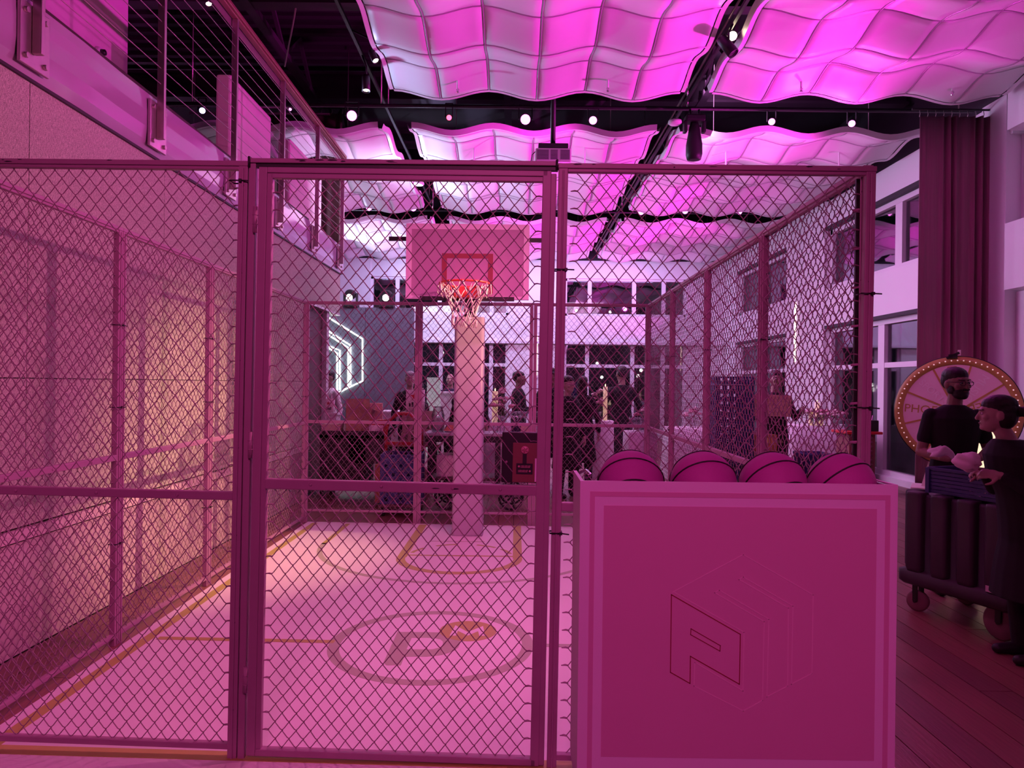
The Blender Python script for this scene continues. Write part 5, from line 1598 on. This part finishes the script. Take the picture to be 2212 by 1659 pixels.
# black rolling table with glassware
rt = thing('rolling_table', 'black rolling table with large spoked wheels behind the hoop pole', 'table', at(1040, 9.45))
MB().bb((-0.72, -0.28, 0.95), (0.72, 0.28, 0.985)).build('table_top', mat('grey_table_top', (0.40, 0.36, 0.42), 0.35), rt, 0.006)
MB().bb((-0.70, -0.26, 0.87), (0.70, 0.26, 0.95)).build('apron', M_black, rt)
MB().bb((-0.66, -0.25, 0.38), (0.66, 0.25, 0.42)).build('shelf', M_brownwall, rt, 0.004)
for x in (-0.64, -0.22, 0.22, 0.64):
    MB().bb((x - 0.03, -0.25, 0.25), (x + 0.03, -0.21, 0.9)).bb((x - 0.03, 0.21, 0.25), (x + 0.03, 0.25, 0.9)).build('leg', M_black, rt)
for x in (-0.42, 0.40):
    for y in (-0.22, 0.24):
        wm = MB()
        wm.tube([(x + 0.15 * math.cos(a), y, 0.165 + 0.15 * math.sin(a)) for a in [2 * PI * k / 24 for k in range(24)]], 0.015, 6, closed=True)
        wh_ = wm.build('wheel', M_black, rt)
        for k in range(5):
            a = 2 * PI * k / 5
            MB().bar((x, y, 0.165), (x + 0.14 * math.cos(a), y, 0.165 + 0.14 * math.sin(a)), 0.028, 0.02).build('wheel_spoke', M_black, wh_)
        MB().bb((x - 0.02, y - 0.03, 0.16), (x + 0.02, y + 0.0, 0.40)).build('fork', M_black, wh_)
MB().bb((-0.56, -0.2, 0.42), (-0.14, 0.15, 0.70)).build('shelf_bin', M_panel, rt, 0.01)
def on_table(px, d=9.42):
    return at(px, d)[:2]
jar = thing('glass_jar', 'clear glass jar on the rolling table left of the hoop pole', 'jar', (*on_table(946), 0.986))
MB().lathe([(0.0, 0.0), (0.075, 0.002), (0.085, 0.05), (0.085, 0.22), (0.06, 0.30), (0.065, 0.33), (0.06, 0.33), (0.055, 0.30), (0.078, 0.2), (0.078, 0.02), (0.0, 0.012)], n=20).build('body', M_clear, jar)
MB().lathe([(0.0, 0.015), (0.07, 0.02), (0.074, 0.15), (0.05, 0.18), (0.0, 0.19)], n=16).build('contents', M_paper, jar)
nk = thing('napkin_plate', 'white plate with folded terracotta napkins on the rolling table', 'plate', (*on_table(976), 0.986))
MB().lathe([(0.0, 0.004), (0.07, 0.0), (0.12, 0.016), (0.122, 0.020), (0.07, 0.008), (0.0, 0.010)], n=22).build('plate', M_cloth, nk)
for k in range(5):
    MB().prism([(-0.07, 0), (0.07, 0), (0.02, 0.07), (-0.01, 0.075)], (-0.03 + 0.015 * k, -0.05 + 0.025 * k, 0.012), (1, 0.2 * (k - 2), 0), (0, 0.35, 1), 0.012).build('folded_napkin', M_orangetray, nk)
def bottle(px, d, z, h, m, label, group=None):
    o = thing('bottle', label, 'bottle', (*at(px, d)[:2], z), (0, 0, 0), group)
    MB().lathe([(0.0, 0), (0.035, 0.002), (0.037, h * 0.55), (0.014, h * 0.75), (0.013, h * 0.95), (0.0, h * 0.95)], n=14).build('body', m, o)
    MB().lathe([(0.015, h * 0.95), (0.015, h), (0, h)], n=10).build('cap', M_chrome, o)
    return o
bottle(1071, 9.45, 0.986, 0.24, M_clear, 'clear bottle on the rolling table, just right of the hoop pole')
bottle(1085, 9.5, 0.986, 0.20, M_clear, 'shorter clear bottle on the rolling table, second from the hoop pole')
th = thing('thermos_flask', 'dark round flask with a ring handle on the rolling table', 'flask', (*on_table(1115), 0.986))
MB().lathe([(0.0, 0), (0.06, 0.002), (0.065, 0.10), (0.045, 0.14), (0.03, 0.16), (0.0, 0.165)], n=18).build('body', M_navy, th)
MB().tube([(0.028 * math.cos(a), 0, 0.185 + 0.028 * math.sin(a)) for a in [2 * PI * k / 16 for k in range(16)]], 0.005, 6, closed=True).build('handle', M_chrome, th)
carton('low pale tray carton on the rolling table beside the gate post', 1140, 9.5, 0.986, 0.18, 0.25, 0.10, M_card2)
# tables with cloths
def cloth_table(label, px, d, r, z, group=None, clothlab='', rect=None):
    o = thing('banquet_table', label, 'table', at(px, d), (0, 0, 0), group)
    mb = MB()
    n = 48
    prof = [(0.0, z), (0.92, z), (1.0, z - 0.01), (1.02, z * 0.6), (1.06, 0.25), (1.08, 0.015)]
    vs = []
    for k, (f, zz) in enumerate(prof):
        for i in range(n):
            a = 2 * PI * i / n
            g = 1 + (0.05 * math.sin(a * 11 + 0.6) * max(0, k - 2) / 3)
            if rect:
                c, s = math.cos(a), math.sin(a)
                q = 1 / max(abs(c), abs(s)) ** 0.85
                vs.append((rect[0] * c * q * f * g, rect[1] * s * q * f * g, zz))
            else:
                vs.append((r * f * g * math.cos(a), r * f * g * math.sin(a), zz))
    fs = [(j * n + i, j * n + (i + 1) % n, (j + 1) * n + (i + 1) % n, (j + 1) * n + i) for j in range(len(prof) - 1) for i in range(n)]
    mb.add(vs, fs, True).build('tablecloth', M_cloth, o)
    MB().lathe([(0.2, 0.0), (0.05, 0.03), (0.04, z - 0.03)], n=12).build('pedestal', M_black, o)
    return o
cloth_table('high table in a white cloth with candle and roses, between the dark-coated guests', 1297, 11.9, 0.22, 1.04)
cloth_table('white-clothed table right of the guest in black, carrying stacked glassware', 1382, 10.1, 0.3, 0.98, rect=(0.20, 0.28))
cloth_table('white-clothed table with three candles and flowers by the window wall', 1768, 13.0, 0.85, 0.95, rect=(0.72, 0.45))
cloth_table('white-clothed table with flowers and glassware behind the hoop pole', 1104, 11.2, 0.5, 1.0, rect=(0.45, 0.34))
def candle(px, d, z, h, label, r=0.035):
    o = thing('pillar_candle', label, 'candle', (*at(px, d)[:2], z))
    MB().lathe([(0.0, 0), (r, 0.0), (r, h), (r * 0.85, h + 0.004), (r * 0.5, h - 0.012), (0, h - 0.014)], n=16).build('wax', M_candle, o)
    MB().cyl((0, 0, h - 0.015), (0, 0, h + 0.012), 0.002, n=5).build('wick', M_black, o)
    MB().lathe([(0.0, h + 0.006), (0.009, h + 0.018), (0.006, h + 0.035), (0.0, h + 0.052)], n=8).build('flame', M_flame, o)
candle(1307, 11.85, 1.04, 0.55, 'tall ivory pillar candle on the high table between the guests', 0.036)
candle(1765, 12.9, 0.95, 0.40, 'tallest of the three lit candles by the window wall', 0.042)
candle(1752, 12.8, 0.95, 0.24, 'short lit candle left of the tallest of three by the window wall', 0.04)
candle(1773, 12.75, 0.95, 0.24, 'short lit candle right of the tallest of three by the window wall', 0.04)
candle(1069, 11.2, 1.0, 0.50, 'ivory pillar candle just right of the hoop pole', 0.045)
def flowers(px, d, z, w, h, label, n=16, seed=1):
    rnd = random.Random(seed)
    o = thing('flower_arrangement', label, 'flowers', (*at(px, d)[:2], z))
    MB().lathe([(0.0, 0), (0.06, 0.002), (0.045, 0.05), (0.08, 0.14), (0.075, 0.14), (0.0, 0.05)], n=14).build('vase', M_clear, o)
    for k in range(n):
        a, rr = rnd.uniform(0, 2 * PI), math.sqrt(rnd.random())
        c = Vector((w * rr * math.cos(a), w * 0.6 * rr * math.sin(a), 0.15 + h * (1 - 0.7 * rr * rr) * rnd.uniform(0.6, 1)))
        r = rnd.uniform(0.035, 0.055)
        MB().tube([(0, 0, 0.08), (c.x * 0.5, c.y * 0.5, c.z * 0.7), c], 0.004, 4).build('stem', mat('green_stem', (0.10, 0.14, 0.06), 0.7), o)
        mb = MB()
        for q in range(7):
            t = 2 * PI * q / 7
            mb.ell(c + Vector((math.cos(t), math.sin(t), 0.2)) * r * 0.6, (r * 0.5, r * 0.5, r * 0.38), nu=7, nv=5)
        mb.ell(c + Vector((0, 0, r * 0.3)), (r * 0.55, r * 0.55, r * 0.5), nu=7, nv=5)
        mb.build('blossom', (M_flower, M_flower2)[k % 2], o)
    return o
flowers(1291, 11.9, 1.04, 0.10, 0.42, 'column of pink roses on the high table between the guests', 12, 2)
flowers(1086, 11.0, 1.0, 0.20, 0.42, 'pink flower arrangement beside the hoop pole', 20, 3)
flowers(1762, 12.65, 0.95, 0.36, 0.14, 'low pink flower arrangement around the three candles', 26, 4)
flowers(1806, 12.9, 0.95, 0.22, 0.12, 'low pale flower arrangement at the right end of the candle table', 14, 5)
flowers(1388, 10.2, 0.98, 0.12, 0.22, 'small pink flowers among glassware next to the right cage corner', 9, 6)
flowers(1497, 12.5, 0.9, 0.2, 0.2, 'pale flowers on the table seen through the right cage mesh', 9, 7)
cloth_table('white-clothed table seen through the far half of the right cage mesh', 1490, 12.6, 0.5, 0.9, rect=(0.4, 0.4))
grp = 'wine glasses on the tables behind the cage'
wg = MB().lathe([(0.0, 0), (0.032, 0.001), (0.03, 0.004), (0.004, 0.01), (0.004, 0.08), (0.03, 0.11), (0.036, 0.15), (0.028, 0.20), (0.026, 0.20), (0.033, 0.15), (0.0, 0.095)], n=12).mesh('wine_glass', M_clear)
rnd = random.Random(9)
for (px, d, z, n, wd, lb) in ((1122, 11.15, 1.0, 10, 0.28, 'wine glass on the table behind the hoop pole'), (1380, 10.0, 0.98, 6, 0.14, 'wine glass on the table by the right cage corner'), (1795, 12.65, 0.95, 6, 0.3, 'wine glass on the candle table by the window wall')):
    p = at(px, d)
    for k in range(n):
        o = link('wine_glass', wg, None, loc=(p[0] - wd + 2 * wd * (k + 0.5) / n, p[1] + (k % 3 - 1) * 0.07, z))
        tag(o, '%s, %s from the left' % (lb, ['first', 'second', 'third', 'fourth', 'fifth', 'sixth', 'seventh', 'eighth', 'ninth', 'tenth'][k]), 'glass', grp)
# orange crates with a pale carton, held by a guest
orc = rack_mesh(M_orangecrate, 0.36, 0.4, 0.2, 4)
for k in range(5):
    p = at(1634, 9.6)
    o = link('orange_crate', orc, None, loc=(p[0], p[1], 0.002 + 0.2 * k), rot=(0, 0, 0.25))
    tag(o, 'orange slatted crate, %s of the pile right of the tall blue racks' % ['lowest', 'second from the floor', 'middle one', 'second from the top', 'topmost'][k], 'crate', 'orange crates')
pc = thing('pale_carton', 'long pale pink carton with banded sides carried above the orange crates', 'box', (*at(1655, 9.55)[:2], 1.24), (0, 0.03, 0.2))
for k in range(6):
    MB().bb((-0.27, -0.15, 0.0 + k * 0.047), (0.27, 0.15, 0.044 + k * 0.047)).build('band', M_pinkbox, pc, 0.004)
MB().bb((-0.262, -0.142, 0.0), (0.262, 0.142, 0.28)).build('core', M_pinkbox, pc)
# blue bin, red chair, box on it, acrylic chairs
bb2 = thing('blue_bin', 'blue plastic bin standing on the floor behind the balls', 'bin', at(1757, 8.9))
loft([[(x * k, y * k, z) for x, y in rrect(0.17, 0.2, 0.04)] for z, k in ((0.0, 0.85), (0.76, 1.0), (0.80, 1.06), (0.82, 1.06), (0.82, 0.98), (0.3, 0.9))], MB2 := MB())
MB2.build('body', M_blue, bb2)
for s in (-1, 1):
    MB().bb((s * 0.18 - 0.01, -0.06, 0.66), (s * 0.18 + 0.01, 0.06, 0.70)).build('handle', M_blue, bb2)
rc = thing('red_cabinet', 'dark red cabinet with gathered sides beyond the front right corner post', 'cabinet', at(1864, 11.2))
MB().bb((-0.30, -0.2, 0.04), (0.10, 0.25, 0.92)).build('body', M_plaque, rc, 0.01)
MB().bb((-0.36, -0.26, 0.92), (0.18, 0.3, 0.96)).build('top', M_red, rc, 0.006)
for k in range(12):
    MB().ell((-0.10, -0.21, 0.12 + k * 0.068), (0.16, 0.03, 0.034), nu=10, nv=6).build('gather', M_curtain, rc)
kb = thing('black_case', 'black case with bright cutlery on the dark red cabinet', 'case', (*at(1868, 11.2)[:2], 0.962))
MB().bb((-0.22, -0.2, 0), (0.12, 0.2, 0.17)).build('body', M_black, kb, 0.008)
for k in range(9):
    MB().bar((-0.18 + k * 0.03, -0.1, 0.17), (-0.16 + k * 0.032, -0.05, 0.22 + 0.01 * (k % 3)), 0.008, 0.004).build('cutlery', M_chrome, kb)
def ghost_chair(px, d, yaw, label):
    o = thing('acrylic_chair', label, 'chair', at(px, d), (0, 0, yaw))
    MB().bb((-0.22, -0.22, 0.43), (0.22, 0.22, 0.455)).build('seat', M_clear, o, 0.01)
    vs, fs = [], []
    n = 14
    for j in range(7):
        for i in range(n + 1):
            u = -1 + 2 * i / n
            t = j / 6
            vs.append((0.21 * u * (1 - 0.25 * t * t), 0.20 + 0.12 * t - 0.03 * u * u, 0.45 + 0.48 * t * (1 - 0.18 * u * u)))
    fs = [(j * (n + 1) + i, j * (n + 1) + i + 1, (j + 1) * (n + 1) + i + 1, (j + 1) * (n + 1) + i) for j in range(6) for i in range(n)]
    b = MB().add(vs, fs, True).build('backrest', M_clear, o)
    m = b.modifiers.new('thick', 'SOLIDIFY'); m.thickness = 0.012
    for x in (-0.19, 0.19):
        for y in (-0.19, 0.19):
            MB().tube([(x, y, 0.44), (x * 1.12, y * (1.15 if y < 0 else 1.5), 0.0)], [0.022, 0.015], 8).build('leg', M_clear, o)
    return o
ghost_chair(1903, 14.4, 0.7, 'clear acrylic chair by the window beside the prize wheel')
# chandelier glimpsed outside, sconce on the column, exit sign
chd = thing('chandelier', 'sparkling round chandelier seen through the window beyond the cage corner', 'chandelier', W(1880, 838, 13.6))
MB().tube([(0, 0, 0.12), (0, 0, 1.3)], 0.006, 5).build('rod', M_cable, chd)
MB().tube([(0.2 * math.cos(a), 0.2 * math.sin(a), 0.1) for a in [2 * PI * k / 20 for k in range(20)]], 0.01, 5, closed=True).build('ring', M_chrome, chd)
rnd = random.Random(3)
for k in range(60):
    a, r = rnd.uniform(0, 2 * PI), rnd.uniform(0.03, 0.24)
    MB().ell((r * math.cos(a), r * math.sin(a), rnd.uniform(-0.08, 0.1)), (0.014, 0.014, 0.02), nu=6, nv=4).build('crystal', M_whitelens if k % 2 == 0 else M_clear, chd)
scn = thing('wall_sconce', 'tall thin glowing sconce on the white window-wall column', 'sconce', (XR - 0.06, 16.45, 2.2))
MB().bb((0.0, -0.04, -0.1), (0.06, 0.04, 1.5)).build('back_plate', M_white, scn)
MB().tube([(-0.02, 0, 0.0), (-0.02, 0, 1.35)], 0.022, 8).build('tube_light', mat('sconce_glow', (1, 0.8, 0.7), 0.5, emit=(1.0, 0.72, 0.62), es=3.0), scn)
scn2 = thing('wall_sconce', 'tall thin glowing sconce on the far white pier behind the gate post', 'sconce', (W(1158, 800, 21.9).x, 21.93, 1.9))
MB().bb((-0.05, 0.0, -0.1), (0.05, 0.06, 1.3)).build('back_plate', M_white, scn2)
MB().tube([(0, -0.02, 0.0), (0, -0.02, 1.2)], 0.035, 8).build('tube_light', MATS['sconce_glow'], scn2)
ex = MB().bb((-0.09, -0.012, -0.11), (0.09, 0.0, 0.11)).build('alarm_plate', M_exit)
ex.location = W(1548, 790, 21.98)
tag(ex, 'small red square plate on the far wall above the tall blue racks', 'plate')

# guests and staff behind the cage
person('grey-haired man in black standing in front of the slate backdrop', at(885, 11.7), 0.1, 1.79, hairm=M_grey, skin=M_skin2, group=None)
person('dark-haired woman in black looking down at the star bag', at(895, 11.1), 0.5, 1.62, (0.05, -0.12), (0.1, 0.35), hair='short', female=True, skin=M_skin2, elbows=[(-0.25, -0.06, 1.10), (0.24, -0.06, 1.10)], wrists=[(-0.08, -0.28, 1.18), (0.08, -0.26, 1.20)], hdirs=[((0.5, -0.8, 0.2), (-0.3, 0, 1)), ((-0.5, -0.8, 0.2), (0.3, 0, 1))])
person('balding man in navy behind the tall white display block', at(972, 14.6), 0.0, 1.80, top=M_navy, hair='bald', skin=M_skin2)
person('person in black bending over the rolling table, head hidden by the hoop pole', at(985, 10.45), 0.3, 1.72, (0.25, -0.45), (0.3, 0.4), elbows=[(-0.05, -0.42, 1.10), (0.40, -0.30, 1.10)], wrists=[(-0.02, -0.52, 1.00), (0.34, -0.48, 1.02)])
person('young man in black in profile in front of the white pier', at(1120, 12.9), math.radians(78), 1.83, elbows=[(-0.24, -0.05, 1.12), (0.24, -0.06, 1.12)], wrists=[(-0.2, -0.30, 1.08), (0.2, -0.32, 1.08)], skin=M_skin)
person('guest in dark coat and cap half hidden behind the gate post', at(1190, 11.7), 0.2, 1.86, coat=True, cap_=True, skin=M_skin)
person('woman with glasses in a long black coat right of the gate post', at(1226, 10.4), 0.45, 1.73, coat=True, glasses=True, female=True, skin=M_skin2, hair='short', head=(0.2, 0.1))
person('guest in a long black coat turned away, next to the rose table', at(1258, 11.3), math.radians(165), 1.74, coat=True, hair='long', female=True)
person('broad guest in black seen from behind, left of the right cage corner', at(1342, 12.3), math.radians(190), 1.93, coat=True, top=M_cl, elbows=[(-0.30, 0.0, 1.14), (0.30, 0.0, 1.14)])
person('man in black behind the pale carton and orange crates', at(1674, 10.1), 0.1, 1.84, skin=M_skin, elbows=[(-0.27, -0.02, 1.14), (0.27, -0.02, 1.14)], wrists=[(-0.22, -0.30, 1.26), (0.22, -0.30, 1.26)], hdirs=[((0.2, -0.9, 0.1), (-1, 0, 0)), ((-0.2, -0.9, 0.1), (1, 0, 0))])
person('dark-haired guest in white shirt at the edge of the brown wall', at(709, 12.6), -0.6, 1.80, top=M_paper, skin=M_skin)
